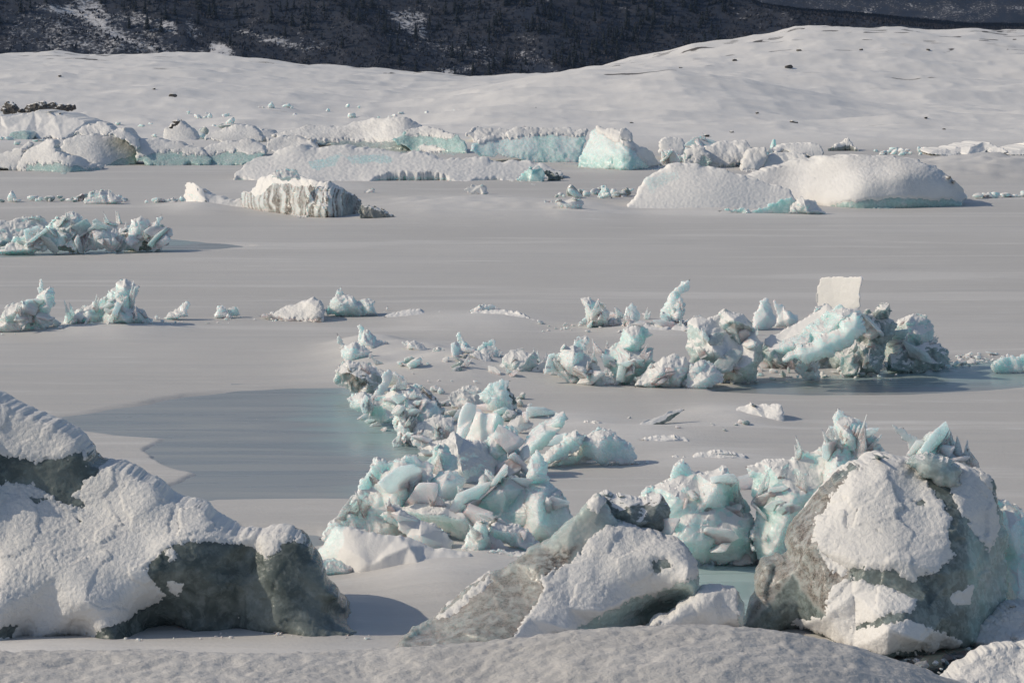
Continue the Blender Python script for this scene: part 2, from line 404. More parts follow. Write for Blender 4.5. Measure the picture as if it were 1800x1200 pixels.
    Pp = np.vstack([Q, Q[nonb]]); isf = np.r_[np.ones(n, bool), np.zeros(len(nonb), bool)]; dall = np.r_[dist, dist[nonb]]
    if GZ is not None:                           # rest on the ground: lift with drifts below
        pass
    N = normals(V, TT); size = minor * s
    fq = (1 / size) if dfreq is None else dfreq
    q3 = V * fq
    off = disp * size * fbm(q3 * 2.4, 4, seed, .42)
    if chip:
        wv, wc = worley(q3 * 4.5 + fbm(q3 * 6, 2, 3)[:, None] * .3, seed); off = off + chip * size * ((wc - .5) + .6 * (wv - .4))
    if ripple:
        off = off + 1.1 * ripple * s * fbm(V / (s * 6.5) * np.array([1, 1, 1.5]), 3, 4, .6)
    V = V + N * (off * np.where(isf, 1, .7) * np.clip(dall / (2 * res) + .35, 0, 1))[:, None]
    if sink: V[:, 2] -= sink * s
    N = normals(V, TT)
    # attributes
    jit = fbm(V / (s * 14), 4, 77)
    nx = Pp + 5 * np.stack([fbm(np.c_[Pp / 11, isf], 3, 5), fbm(np.c_[Pp / 11, isf], 3, 6)], 1)
    A = {'snow': sstep(snow - .1, snow + .1, N[:, 2] + .22 * jit) if snow is not None else np.zeros(len(V)),
         'dirt': np.full(len(V), float(dirt)), 'aqua': np.full(len(V), float(aqua)), 'dark': np.full(len(V), float(dark))}
    if flute: A['dirt'] = A['dirt'] * (.4 + 1.6 * sstep(-.2, .35, fbm(np.stack([Pp[:, 0] / 3.2 + 2.5 * fbm(np.c_[Pp / 25, 0 * Pp[:, 0]], 3, 5), Pp[:, 1] / 60, 0 * Pp[:, 0]], 1), 4, seed)))
    if low_aqua:
        A['aqua'] = A['aqua'] + low_aqua * sstep(.45, .95, (Pp[:, 1] - y0) / ht)
    for a, v, pl, sf in paint:
        k = soft(nx, [q[:2] for q in parse(pl)], sf); A[a] = A[a] * (1 - k) + v * k
    if cover is not None:
        m = sstep(cover - .12, cover + .12, N[:, 2] + .25 * jit) if cover < 5 else np.zeros(len(V))
        for e in coverpaint:
            k = soft(nx, [q[:2] for q in parse(e[1])], e[2] * 1.8 + 1); k = sstep(.3, .7, k + .55 * fbm(V / (s * 5), 4, 19, .6)) * np.where(isf, 1, sstep(-.1, .3, N[:, 2]))
            m = np.maximum(m, k) if e[0] == '+' else m * (1 - k)
        fz = 0
        for e in coverpaint:
            if e[0] == '+': fz = np.maximum(fz, soft(nx, [q[:2] for q in parse(e[1])], e[2] + 14))
            else: fz = fz * (1 - .92 * soft(nx, [q[:2] for q in parse(e[1])], 9))
        fz = np.maximum(fz, m) * (.62 + .5 * fbm(V / (s * 9), 4, 51, .65) + .25 * N[:, 2]); A['snow'] = np.maximum(A['snow'], fz * 1.22)
    ci = V.mean(0); z0 = V[:, 2].min()
    org = np.array([at((x0 + x1) / 2, yb, D0)[0], D0, max(z0, 0)])
    if parent is None and cover is not None:
        root = link(name, None, None, label, cat, group, None, tuple(org)); bodyname, bp = part, root
    else:
        root = None; bodyname, bp = (name if parent is None else part), parent
    off0 = org
    if parent is not None: off0 = np.array(parent['org'])
    me = mesh(bodyname, V - off0, TT, M[mat], A, smooth=not flat)
    if root is None and parent is None: o = link(name, me, None, label, cat, group, None, tuple(org))
    else: o = link(bodyname, me, bp)
    ret = root or o
    ret['org'] = [float(v) for v in off0] if parent is None else list(parent['org'])
    if cover is not None:                        # a real layer of snow lying on the body
        cth = min(2.6, .035 * minor) if lumps is None else 2.6 * lumps
        lum = np.clip(1 + (.6 * fbm(V / (s * 5), 3, 31, .6) * sstep(.2, .7, .5 + fbm(V / (s * 80), 2, 12)) + .3 * fbm(V / (s * 22), 2, 8)) * min(1, minor / 150) * (.35 if D0 > 120 else 1), .3, 2)
        h = cth * s * np.sqrt(np.clip(m, 0, 1)) * lum - 1.0 * s * (m < .08)
        fv = m[TT].max(1) > .05
        Tc = TT[fv]; us = np.unique(Tc); rm = np.zeros(len(V), int); rm[us] = np.arange(len(us))
        if len(us) > 8:
            dirn = N * .75 + np.array([0, -.0, .45])
            VC = V[us] + dirn[us] * h[us][:, None]
            wide = None
            for e in coverpaint:
                k = soft(nx, [q[:2] for q in parse(e[1])], 20)
                if e[0] == '+': wide = k if wide is None else np.maximum(wide, k)
                elif wide is not None: wide = wide * (1 - k)
            thin = np.zeros(len(V)) if wide is None or D0 > 60 else (1 - wide) * isf * .75
            link('snow_cover', mesh('snow_cover', VC - off0, rm[Tc], M['snow'], {'thin': thin[us]}), ret)
    return ret
# ---------------------------------------------------------------- broken chunks (polytopes with roughened faces)
def ico(sub):
    import bmesh
    bm = bmesh.new(); bmesh.ops.create_icosphere(bm, subdivisions=sub, radius=1)
    V = np.array([tuple(v.co) for v in bm.verts]); T = np.array([[v.index for v in f.verts] for f in bm.faces]); bm.free()
    return V, T
ICO = {k: ico(k) for k in (3, 4)}
def chunk_mesh(name, seed, sub=3, planes=9, aniso=(1, .8, .7), disp=.06, mat='ice', **attr):
    g = np.random.RandomState(seed); V, T = ICO[sub]
    Nn = g.normal(size=(planes, 3)); Nn /= np.linalg.norm(Nn, axis=1, keepdims=True); hh = g.uniform(.5, .95, planes)
    den = V @ Nn.T; r = np.min(np.where(den > .05, hh / np.maximum(den, .05), 9), 1); r = np.minimum(r, 1.25)
    P = V * r[:, None] * np.array(aniso); P += V * (disp * fbm(P * 3 + seed, 4, seed))[:, None]
    N = normals(P, T); A = {a: np.full(len(P), float(attr.get(a, 0))) for a in ('dirt', 'aqua', 'dark')}
    A['snow'] = sstep(.5, .8, N[:, 2] + .3 * fbm(P * 4, 3, 3)) * attr.get('snow', .8)
    return mesh(name, P, T, M[mat], A)
def slab_mesh(name, seed, **attr):
    import bmesh
    rnd = random.Random(seed); bm = bmesh.new(); n = rnd.randint(4, 6); t = rnd.uniform(.10, .24); sk = (rnd.uniform(-.15, .15), rnd.uniform(-.15, .15))
    angs = sorted((i + rnd.uniform(-.3, .3)) / n * 6.283 for i in range(n))
    for zz in (-1, 1):
        for a_ in angs:
            r_ = rnd.uniform(.7, 1.1); bm.verts.new((math.cos(a_) * r_ * 1.25 + sk[0] * zz, math.sin(a_) * r_ * .8 + sk[1] * zz, zz * t * rnd.uniform(.7, 1.2)))
    bmesh.ops.convex_hull(bm, input=bm.verts); bmesh.ops.delete(bm, geom=[v for v in bm.verts if not v.link_faces], context='VERTS')
    bmesh.ops.bevel(bm, geom=bm.edges[:], offset=.03, segments=1, affect='EDGES'); bmesh.ops.triangulate(bm, faces=bm.faces[:])
    bmesh.ops.subdivide_edges(bm, edges=[e for e in bm.edges if e.calc_length() > .3], cuts=3, use_grid_fill=True); bmesh.ops.triangulate(bm, faces=bm.faces[:])
    V = np.array([tuple(v.co) for v in bm.verts]); bm.normal_update(); N = np.array([tuple(v.normal) for v in bm.verts]); T = np.array([[v.index for v in f.verts] for f in bm.faces]); bm.free()
    V = V + N * (.045 * fbm(V * 2.2 + seed, 3, seed))[:, None]
    A = {a: np.full(len(V), float(attr.get(a, 0))) for a in ('dirt', 'aqua', 'dark')}; A['snow'] = sstep(.0, .5, fbm(V * 1.5, 2, seed)) * (N[:, 2] > .7) * attr.get('snow', .8)
    return mesh(name, V, T, M['ice'], A, smooth=False)
def splinter_mesh(name, seed, **attr):        # a thin upright shard, broad below and broken to points above
    import bmesh
    rnd = random.Random(seed); n = rnd.randint(2, 4); pts = [(-.32, -.25), (-.3, .25)]; x = -.3
    for i in range(n):
        xa = -.3 + .6 * (i + .5) / n + rnd.uniform(-.08, .08); pts.append((xa + rnd.uniform(-.12, .12), rnd.uniform(.55, 1.3)))
        if i < n - 1: pts.append((-.3 + .6 * (i + 1) / n, rnd.uniform(.25, .6)))
    pts += [(.32, .15), (.3, -.25)]; th = rnd.uniform(.05, .11); lean = rnd.uniform(-.35, .35)
    vo, _, fo, _, _, _ = delaunay_2d_cdt([Vector(p) for p in pts], [(i, (i + 1) % len(pts)) for i in range(len(pts))], [], 1, 1e-4)
    bm = bmesh.new(); m = len(vo)
    for sg in (-1, 1):
        for v in vo: bm.verts.new((v.x + lean * max(0, v.y) * .6, sg * th * max(.25, 1 - v.y * .6) * rnd.uniform(.7, 1.2), v.y))
    bm.verts.ensure_lookup_table(); bm.verts.index_update()
    for f in fo: bm.faces.new([bm.verts[i] for i in f]); bm.faces.new([bm.verts[i + m] for i in reversed(f)])
    bd = [e for e in bm.edges if len(e.link_faces) == 1 and e.verts[0].index < m and e.verts[1].index < m]
    bm.verts.index_update()
    for a_, b_ in [(e.verts[0].index, e.verts[1].index) for e in bd]: bm.faces.new([bm.verts[a_], bm.verts[b_], bm.verts[b_ + m], bm.verts[a_ + m]])
    bmesh.ops.recalc_face_normals(bm, faces=bm.faces[:])
    bmesh.ops.triangulate(bm, faces=bm.faces[:]); bmesh.ops.subdivide_edges(bm, edges=[e for e in bm.edges if e.calc_length() > .16], cuts=3, use_grid_fill=True); bmesh.ops.triangulate(bm, faces=bm.faces[:])
    bm.normal_update(); V = np.array([tuple(v.co) for v in bm.verts]); N = np.array([tuple(v.normal) for v in bm.verts]); T = np.array([[v.index for v in f.verts] for f in bm.faces]); bm.free()
    V = V + N * (.03 * shards(V[:, [0, 2]] * 6, seed) + .012 * fbm(V * 9, 2, seed))[:, None] + np.stack([.03 * fbm(V * 7, 2, 3), 0 * V[:, 0], .03 * fbm(V * 7, 2, 4)], 1)
    A = {a: np.full(len(V), float(attr.get(a, 0))) for a in ('dirt', 'aqua', 'dark')}; A['snow'] = sstep(.1, -.2, V[:, 2]) * attr.get('snow', .8)
    return mesh(name, V, T, M['clear'], A, smooth=False)
DG = [None]
LIB = {}; RUB = [[], [], 0, {a: [] for a in ('snow', 'dirt', 'aqua', 'dark')}]
STY = {'spl_w': dict(aqua=.05, snow=.7), 'spl_t': dict(aqua=.38, snow=.5), 'slab': dict(aqua=.36, snow=.8), 'wslab': dict(aqua=.1, snow=1), 'gslab': dict(aqua=.35, dark=.4, snow=.6), 'ice': dict(aqua=.45, snow=.8), 'teal': dict(aqua=.8, snow=.6), 'white': dict(aqua=.12, snow=1.0), 'dirty': dict(aqua=.2, dirt=.55, snow=.9), 'grey': dict(aqua=.2, dark=.6, snow=.9)}
def chunks(label, group, region, n, size, styles='ice,white', cat='ice chunk', name='ice_chunk', flat=.75, heap=0, seed=0, tall=1.0, stuff=False, onto=False):
    rnd = random.Random(seed * 7 + n); poly = parse(region); xs = [p[0] for p in poly]; ys = [p[1] for p in poly]; st = styles.split(',')
    line = len(poly) == 2; c = 0
    while c < n:
        if line:
            t = rnd.random(); px = poly[0][0] + t * (poly[1][0] - poly[0][0]); py = poly[0][1] + t * (poly[1][1] - poly[0][1])
        else:
            px, py = rnd.uniform(min(xs), max(xs)), rnd.uniform(min(ys), max(ys))
            if not inside(np.array([(px, py)]), poly)[0]: continue
        hit = None
        if onto:
            c += .02
            o_, d_ = Vector((0, 0, H)), Vector([float(v) for v in ray(px, py)]).normalized()
            okh, loc, nrm, _, ob, _ = sc.ray_cast(DG[0], o_, d_)
            if not okh or ob.name.split('.')[0] in ('snow_cover', 'ice_slab', 'ice_dome', 'snow_lump', 'snow_mound', 'iceberg', 'snow_hills', 'snow_bank', 'haze', 'ice_body') or loc.y > 400: continue
            hit = loc; c += .98
        else: c += 1
        sty = rnd.choice(st); k = rnd.randrange(5); key = (sty, k)
        if key not in LIB:
            an = [(1, .8, .7), (1, .7, .45), (1.1, .6, .9), (1, .9, .55), (.7, .7, 1.15)][k]
            LIB[key] = splinter_mesh('ice_splinter', 500 + k * 17 + len(sty) + ord(sty[-1]), **STY[sty]) if 'spl' in sty else slab_mesh('ice_slab', 300 + k * 13 + len(sty) * 7, **STY[sty]) if 'slab' in sty else chunk_mesh('ice_chunk', 100 + k * 7 + len(sty) * 31, 3, 8 + k, an, .07, **STY[sty])
        Y = float(yg(py)) if hit is None else float(hit.y); s = Y / F; r = size[0] + (size[1] - size[0]) * rnd.random() ** 2; r = r * s * .5
        x, y, z = at(px, py, Y); z = (0 if GZ is None else float(GZ(np.array([float(x)]), np.array([Y]))[0])) if hit is None else float(hit.z) - (.30 if 'slab' in sty else .18) * r
        if 'spl' in sty:
            o = link('ice_splinter', LIB[key], None, label, 'ice splinter', group); o.location = (float(x), Y, z + r * heap * rnd.random()); r *= 1.5
            o.rotation_euler = (rnd.uniform(-.35, .35), rnd.uniform(-.6, .6), rnd.uniform(-.9, .9)); o.scale = (r * rnd.uniform(.7, 1.3), r, r * rnd.uniform(.8, 1.3)); continue
        if 'slab' in sty:
            o = link('ice_plate', LIB[key], None, label, 'ice slab', group); o.location = (float(x), Y, z + r * (.45 + heap * rnd.random())); r *= 1.15
            o.rotation_euler = (rnd.choice((-1, 1)) * rnd.uniform(.35, 1.5), rnd.uniform(-.7, .7), rnd.uniform(0, 6.28)); o.scale = (r * rnd.uniform(.8, 1.4), r * rnd.uniform(.7, 1.2), r * rnd.uniform(.7, 1.3)); continue
        if stuff:
            g_ = LIB[key]; n_ = len(g_.vertices); co = np.empty(n_ * 3); g_.vertices.foreach_get('co', co); co = co.reshape(-1, 3)
            a_ = rnd.uniform(0, 6.28); ca, sa = math.cos(a_), math.sin(a_)
            co = co * np.array([r * rnd.uniform(.8, 1.3), r * rnd.uniform(.8, 1.3), r * flat * rnd.uniform(.8, 1.4)]); co = co @ np.array([[ca, sa, 0], [-sa, ca, 0], [0, 0, 1]])
            RUB[0].append(co + np.array([float(x), Y, z + r * (.25 + heap * rnd.random())])); f_ = np.empty(len(g_.polygons) * 3, np.int32); g_.loops.foreach_get('vertex_index', f_)
            RUB[1].append(f_.reshape(-1, 3) + RUB[2]); RUB[2] += n_
            for a_n in ('snow', 'dirt', 'aqua', 'dark'):
                v_ = np.empty(n_, np.float32); g_.attributes[a_n].data.foreach_get('value', v_); RUB[3][a_n].append(v_)
            continue
        o = link(name, LIB[key], None, label, cat, group)
        o.location = (float(x), Y, z + r * (.25 + heap * rnd.random())); o.rotation_euler = (rnd.uniform(-.5, .5), rnd.uniform(-.5, .5), rnd.uniform(0, 6.28))
        o.scale = (r * rnd.uniform(.8, 1.3), r * rnd.uniform(.8, 1.3), r * flat * rnd.uniform(.8, 1.4) * tall)
# ---------------------------------------------------------------- the ground: one height function of the world position
def proj0(X, Y):
    dp = Y * cp + H * sp
    return 900 + F * X / dp, 600 - F * (Y * sp - H * cp) / dp
PONDS = {
 'left': "80,737 170,722 240,711 320,695 420,685 520,680 600,678 700,690 760,740 790,790 760,830 700,862 640,873 560,871 460,872 380,874 330,882 296,852 342,832 285,815 250,792 292,768 200,762 125,750",
 'right': "1250,686 1300,676 1400,664 1500,655 1700,632 1860,630 1860,673 1750,682 1600,690 1420,692",
 'pale': "1120,985 1230,960 1340,970 1400,985 1345,1010 1335,1085 1250,1085 1180,1060",
 'side': "-80,415 60,430 290,418 350,424 440,431 380,437 280,441 120,447 -80,453",
 'dark': "1540,1165 1560,1128 1700,1105 1770,1110 1760,1160 1720,1200 1640,1230 1570,1200",
 'grey_area': "430,925 560,933 590,942 570,952 500,962 440,962"}
PONDS = {k: [q[:2] for q in parse(v)] for k, v in PONDS.items()}
# drifts and swells: x, base row, half width in px, half depth in m, height in px
MOUNDS = [(720,640,150,5,22),(650,615,70,3,14),(850,655,160,4,13),(980,745,120,2.5,7),(1120,765,110,2.2,8),(1280,735,90,2.5,12),
 (1240,806,110,1.6,6),(830,565,130,4,9),(1160,580,90,2.5,10),(180,578,120,3,10),(560,1085,80,1.6,8),
 (820,365,190,12,14),(1000,372,90,8,8),(900,1000,160,3.2,20),(760,1010,120,2.4,20),(350,366,60,6,9),(1700,300,110,16,18),(1560,310,120,14,10),
 (1820,300,120,16,14),(100,245,150,25,10),(520,330,150,10,5),(1250,372,160,7,5),(60,1165,200,1.4,22),(420,1150,260,1.2,12),(1500,668,60,1.0,0)]
HILL = [(260, [(-600,262),(2400,262)], 1), (300, [(-600,240),(2400,240)], 1),
 (350, [(-600,205),(0,205),(300,213),(700,214),(900,196),(1200,206),(1500,222),(1800,228),(2400,228)], 0),
 (430, [(-600,150),(0,152),(200,158),(400,165),(650,180),(800,170),(900,150),(980,140),(1070,131),(1190,120),(1260,130),(1330,142),(1420,160),(1500,177),(1600,192),(1800,197),(2400,190)], 0),
 (480, [(-600,135),(0,137),(400,150),(700,166),(850,160),(1000,141),(1190,136),(1300,150),(1400,170),(1500,188),(1600,196),(1800,196),(2400,190)], 0),
 (560, [(-600,112),(0,116),(300,124),(500,138),(700,148),(850,147),(1000,134),(1150,131),(1300,134),(1450,129),(1600,133),(1800,141),(2400,150)], 0),
 (600, [(-600,108),(0,110),(300,116),(500,130),(700,141),(850,144),(1000,132),(1150,128),(1300,130),(1450,131),(1600,136),(1800,142),(2400,150)], 0),
 (700, [(-600,88),(0,95),(100,91),(200,97),(290,94),(400,106),(470,108),(560,119),(640,124),(700,131),(760,134),(820,140),(900,136),(1000,129),(1060,119),(1100,108),(1200,88),(1300,69),(1350,63),(1400,53),(1450,47),(1500,50),(1560,49),(1640,54),(1700,53),(1760,56),(1800,55),(2000,60),(2400,80)], 0)]
_gx = np.arange(-620, 2421, 4.0)
def _sm(prof):
    v = np.interp(_gx, [p[0] for p in prof], [p[1] for p in prof]); k = np.exp(-np.linspace(-2, 2, 25) ** 2); k /= k.sum()
    return np.convolve(np.pad(v, 12, 'edge'), k, 'valid')
HILLS = [(r[0], _sm(r[1]), r[2]) for r in HILL]
def hill(X, Y):
    px = proj0(X, Y)[0]; rows = []
    for (Yr, prof, z0) in HILLS:
        rows.append(np.zeros_like(px) if z0 else at(px, np.interp(px, _gx, prof), Yr)[2])
    rows.append(rows[-1] - 4); rows.append(rows[-1] * 0 - 6)
    ys = [r[0] for r in HILL] + [780, 1000]; z = np.zeros_like(px)
    for i in range(len(ys) - 1):
        t = np.clip((Y - ys[i]) / (ys[i + 1] - ys[i]), 0, 1); m = (Y >= ys[i]) & (Y <= ys[i + 1] + (1e9 if i == len(ys) - 2 else 0))
        z = np.where(m, rows[i] + (rows[i + 1] - rows[i]) * (t * t * (3 - 2 * t) * .6 + t * .4), z)
    return z
BANK = [(-400,1150),(-60,1150),(100,1152),(300,1150),(500,1152),(640,1156),(700,1150),(860,1140),(940,1128),(1000,1118),(1100,1108),(1180,1105),(1280,1106),(1400,1120),(1500,1143),(1600,1182),(1660,1214),(1800,1290),(2300,1420)]
def gz(X, Y, fine=False):
    X = np.asarray(X, float); Y = np.asarray(Y, float); px, py = proj0(X, Y)
    p = np.stack([X, Y, np.zeros_like(X)], 1)
    z = .05 * fbm(p * np.array([.08, .22, 1]), 3, 3) + .034 * fbm(p * np.array([.25, 1.1, 1]), 4, 13)
    for cx, cy, wx, dp, h in MOUNDS:
        Yc = float(yg(cy)); s = Yc / F; q = np.exp(-(np.abs((px - cx) / wx) ** 2.3) - (np.abs((Y - Yc) / dp)) ** 2.3)
        z = z + q * h * s * (1 + .3 * fbm(p * .6, 2, 41))
    z = np.where(Y > 230, z * (1 - sstep(230, 270, Y)), z)
    far = Y > 255
    if far.any():
        f = np.zeros_like(z); f[far] = hill(X[far], Y[far]); k = sstep(260, 330, Y)
        rg = ridged(p * np.array([.018, .03, 1]), 4, 21); r2 = ridged(p * np.array([.07, .12, 1]), 3, 25); wv = worley(p * .035, 3)[0]
        z = z + f + k * (1.5 * rg + .42 * r2 + .12 * ridged(p * np.array([.2, .35, 1]), 3, 27) + .9 * sstep(.5, 0, wv) - .5)
    # near bank in front of the lake, where the photographer stands
    nr = Y < 41.5
    if nr.any():
        Yc = 37.0; x, yv, _ = ray(px, 1100); Xc = X / Y * Yc
        pb = 900 + F * (Xc / (Yc * cp + (H - 1.6) * sp))
        cr = np.interp(pb, [b[0] for b in BANK], [b[1] for b in BANK]); zc = at(pb, cr, Yc)[2]
        t = (Yc - Y)
        front = zc - .20 * t - .035 * t * t * (t < 6) - np.where(t >= 6, .035 * 36 + .42 * (t - 6), 0) + .028 * t
        back = zc * (1 - sstep(0, 4.2, Y - Yc)) + (-.25) * sstep(2.5, 4.2, Y - Yc) * (0)
        b = np.where(Y <= Yc, front, back)
        rip = fbm(np.stack([X * 1.5 + Y * .8, Y * 3.6 - X * .9, 0 * X], 1) * 1.9, 3, 9, .6) * .05 + fbm(np.stack([X * .5, Y * 1.2, 0 * X], 1), 2, 19) * .06 + fbm(p * 9, 3, 8) * .012 + fbm(p * .5, 2, 4) * .06
        b = b + rip * sstep(.0, .4, zc)
        z = np.where(nr, np.maximum(z, b), z)
    return z
GZ = gz
def ground_mesh():
    cols = np.r_[np.linspace(-9000, -700, 40), np.arange(-660, -60, 10), np.arange(-60, 1864, 3.4), np.arange(1864, 2460, 10), np.linspace(2500, 10800, 40)]
    rows = [yg(p) for p in np.r_[np.linspace(6000, 2200, 16), np.arange(2100, 1400, -20), np.arange(1400, 1090, -1.7), np.arange(1090, 290, -1.5)]]
    rows = np.r_[rows, np.arange(rows[-1] + .9, 262, 1.3), np.arange(262, 760, 1.5), np.arange(760, 1000, 10)]
    Yr, C = np.meshgrid(rows, cols, indexing='ij'); X = (C - 900) / F * (Yr * cp + H * sp)
    x, y = X.ravel(), Yr.ravel(); z = gz(x, y)
    px, py = proj0(x, y); P = np.stack([px, py], 1)
    wig = np.stack([16 * fbm(np.stack([x * .8, y * 1.2, 0 * x], 1), 4, 61), np.zeros_like(x)], 1)
    for nme, po in PONDS.items():
        bx = np.array(po); m = (px > bx[:, 0].min() - 20) & (px < bx[:, 0].max() + 20) & (py > bx[:, 1].min() - 10) & (py < bx[:, 1].max() + 10)
        k = np.zeros(len(px)); sd = 4.5 if nme != 'grey_area' else 9
        k[m] = soft(P[m] + wig[m], po, sd); dep = -.10 if nme != 'dark' else -.28
        z = z * (1 - k) + dep * k
    nb = np.zeros_like(x)
    far = (y > 300) & (np.abs(px - 900) < 1100)
    p = np.stack([x, y, z], 1)[far]
    q = p * np.array([.05, .24, 0]); r = ridged(q, 4, 71); lines = sstep(.48, .62, r) * sstep(.0, .22, fbm(q * 1.7, 3, 72))
    rg = ridged(q * np.array([1.5, .7, 1]), 4, 21)
    crest = sstep(12, 2, np.abs(y[far] - 428)) * sstep(900, 1000, px[far]) * sstep(1500, 1300, px[far]) * .7 + sstep(70, 8, np.abs(y[far] - 690)) * .6 + sstep(14, 3, np.abs(y[far] - 560)) * .4 * sstep(1200, 1350, px[far])
    spots = sstep(.35, .55, fbm(p * np.array([.12, .2, 0]), 3, 73))
    nb[far] = np.clip(.85 * lines * (.42 + crest) + spots * (.2 + crest * .6), 0, 1)
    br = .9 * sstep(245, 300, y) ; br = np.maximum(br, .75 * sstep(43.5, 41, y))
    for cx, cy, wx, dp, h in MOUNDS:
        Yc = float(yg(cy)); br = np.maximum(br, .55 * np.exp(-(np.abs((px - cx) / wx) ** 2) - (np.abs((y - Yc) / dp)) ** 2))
    nr, nc = len(rows), len(cols); V = np.stack([x, y, z], 1)
    i = np.arange(nr * nc).reshape(nr, nc); Q = np.stack([i[:-1, :-1], i[:-1, 1:], i[1:, 1:], i[1:, :-1]], -1)
    def piece(name, r0, r1, mat):
        f = Q[r0:r1].reshape(-1, 4); a, b = f.min(), f.max() + 1
        link(name, mesh(name, V[a:b], f - a, mat, {'bare': nb[a:b], 'bright': br[a:b]}), kind='structure')
    kb = int(np.searchsorted(rows, 38.6)); kh = int(np.searchsorted(rows, 262))
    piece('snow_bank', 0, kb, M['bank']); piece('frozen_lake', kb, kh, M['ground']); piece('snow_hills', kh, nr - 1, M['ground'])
ground_mesh()
def pond(name, key, mat, z, aq=None, snowy=0):
    po = np.array(PONDS[key]); x0, y0 = po.min(0) - 14; x1, y1 = po.max(0) + 14; y0 -= 4 if key in ('left', 'right', 'side') else 0
    gx = np.arange(x0, x1, 5); gy = np.arange(y0, y1, 2.0); X, Y = np.meshgrid(gx, gy); Yw = yg(Y.ravel()); Xw = at(X.ravel(), Y.ravel(), Yw)[0]
    P = np.stack([X.ravel(), Y.ravel()], 1); k = soft(P, PONDS[key], 12) > 0
    i = np.arange(len(P)).reshape(X.shape); Q = np.stack([i[:-1, :-1], i[1:, :-1], i[1:, 1:], i[:-1, 1:]], -1).reshape(-1, 4)
    Q = Q[k[Q].any(1)]; us = np.unique(Q); rm = np.zeros(len(P), int); rm[us] = np.arange(len(us)); Q = rm[Q]
    V = np.stack([Xw, Yw, np.full(len(P), z)], 1)[us]; A = {'aqua': np.zeros(len(us)), 'snow': np.full(len(us), float(snowy))}
    A['snow'] = np.maximum(A['snow'], .75 * (1 - soft(P[us] + (V[:, :2] * 0), [tuple(q) for q in PONDS[key]], 26)))
    for pl, v, sf, at_ in (aq or []):
        wp = P[us] + np.stack([150 * fbm(V * np.array([.12, .5, 0]), 4, 3), 16 * fbm(V * .4, 3, 4)], 1)
        A[at_] = np.maximum(A[at_], v * soft(wp, [q[:2] for q in parse(pl)], sf))
    link(name, mesh(name, V, Q, M[mat], A), kind='structure')
pond('frozen_pond', 'left', 'pond', -.045, [("600,670 820,670 820,870 690,870 650,800 560,730", .9, 60, 'aqua'), ("590,752 760,755 740,790 640,810 590,790", .45, 18, 'snow'), ("520,676 700,676 800,740 620,745", .25, 30, 'aqua')], .05)
pond('frozen_pond', 'right', 'pond', -.045, [("1250,640 1860,610 1860,670 1500,672 1250,685", .7, 14, 'aqua')], 0)
pond('frozen_pond', 'pale', 'pale', -.04, None, 0)
pond('frozen_pond', 'side', 'pond', -.05, [("-80,410 300,420 300,450 -80,455", .5, 12, 'aqua')], 0)  # melt ring round the left pile; its right tongue paints the pile's shadow
pond('open_water', 'dark', 'water', -.2)
pond('frozen_pond', 'grey_area', 'pond', -.07, None, .3)  # small grey patch sunk slightly into the snow
# ---------------------------------------------------------------- mountainsides far behind
def mountain(name, Y0, Y1, crest, slope, zb, seed, col_step, snowpoly, xr=(-700, 2500), base_snow=0.0):
    cols = np.arange(xr[0], xr[1], col_step); ts = np.linspace(0, 1, 150) ** 1.5
    Yv = Y0 + (Y1 - Y0) * ts; Yg_, C = np.meshgrid(Yv, cols, indexing='ij'); X = (C - 900) / F * Yg_
    x, y = X.ravel(), Yg_.ravel(); px = C.ravel()
    ztop = at(px, np.interp(px, [c[0] for c in crest], [c[1] for c in crest]), Y0 + 250)[2]
    z = zb + (y - Y0) * slope; p = np.stack([x, y, 0 * x], 1)
    z = z + 9 * ridged(p * np.array([.008, .004, 1]) + p[:, [1]] * .003, 5, seed) + 3 * fbm(p * .03, 4, seed + 2)
    z = np.where(z > ztop, ztop + (z - ztop) * np.where(ztop > 60, .9, .04), z)
    V = np.stack([x, y, z], 1)
    dep = y * cp + (H - z) * sp; qx = 900 + F * x / dep; qy = 600 - F * (y * sp - (H - z) * cp) / dep; P = np.stack([qx, qy], 1)
    sn = np.full(len(x), base_snow)
    m = (qy > -60) & (qy < 200)
    wq = P[m] + 9 * np.stack([fbm(p[m] * .05, 3, 2), fbm(p[m] * .05, 3, 5)], 1)
    for pl, v, sf in snowpoly:
        sn[m] = np.maximum(sn[m], v * soft(wq, [q[:2] for q in parse(pl)], sf))
    i = np.arange(len(x)).reshape(X.shape); Q = np.stack([i[:-1, :-1], i[:-1, 1:], i[1:, 1:], i[1:, :-1]], -1).reshape(-1, 4)
    link(name, mesh(name, V, Q, M['mtn'], {'snow': sn}), kind='structure'); return V, qx, qy, sn
SP = [("60,0 110,5 170,20 220,55 260,75 310,90 290,95 240,85 180,60 110,25 60,15",.8,16),("110,0 170,0 205,28 190,38 150,20",.7,14),("270,35 310,38 320,60 290,58",.7,9),
 ("230,60 300,85 300,95 250,85",.6,8),("365,75 400,80 420,100 370,98",.85,9),("380,40 480,60 590,90 560,95 460,75 400,55",.6,9),("500,55 560,70 590,95 520,75",.45,10),
 ("670,20 730,15 760,35 750,70 700,60 690,35",.62,12),("770,60 800,85 790,90 765,80",.5,8),("680,20 700,20 705,28 685,28",.9,5),("770,115 830,120 830,140 780,135",.6,7),
 ("900,85 960,80 990,105 980,140 905,135",.42,14),("0,0 200,20 420,100 420,110 0,100",.5,20),("640,50 860,60 900,130 760,120",.42,24),("320,30 340,20 360,60 330,70",.5,8),
 ("940,20 980,25 970,35 940,35",.4,8),("1090,40 1110,40 1110,55 1090,50",.4,8),("80,10 260,15 330,60 180,50",.6,20)]
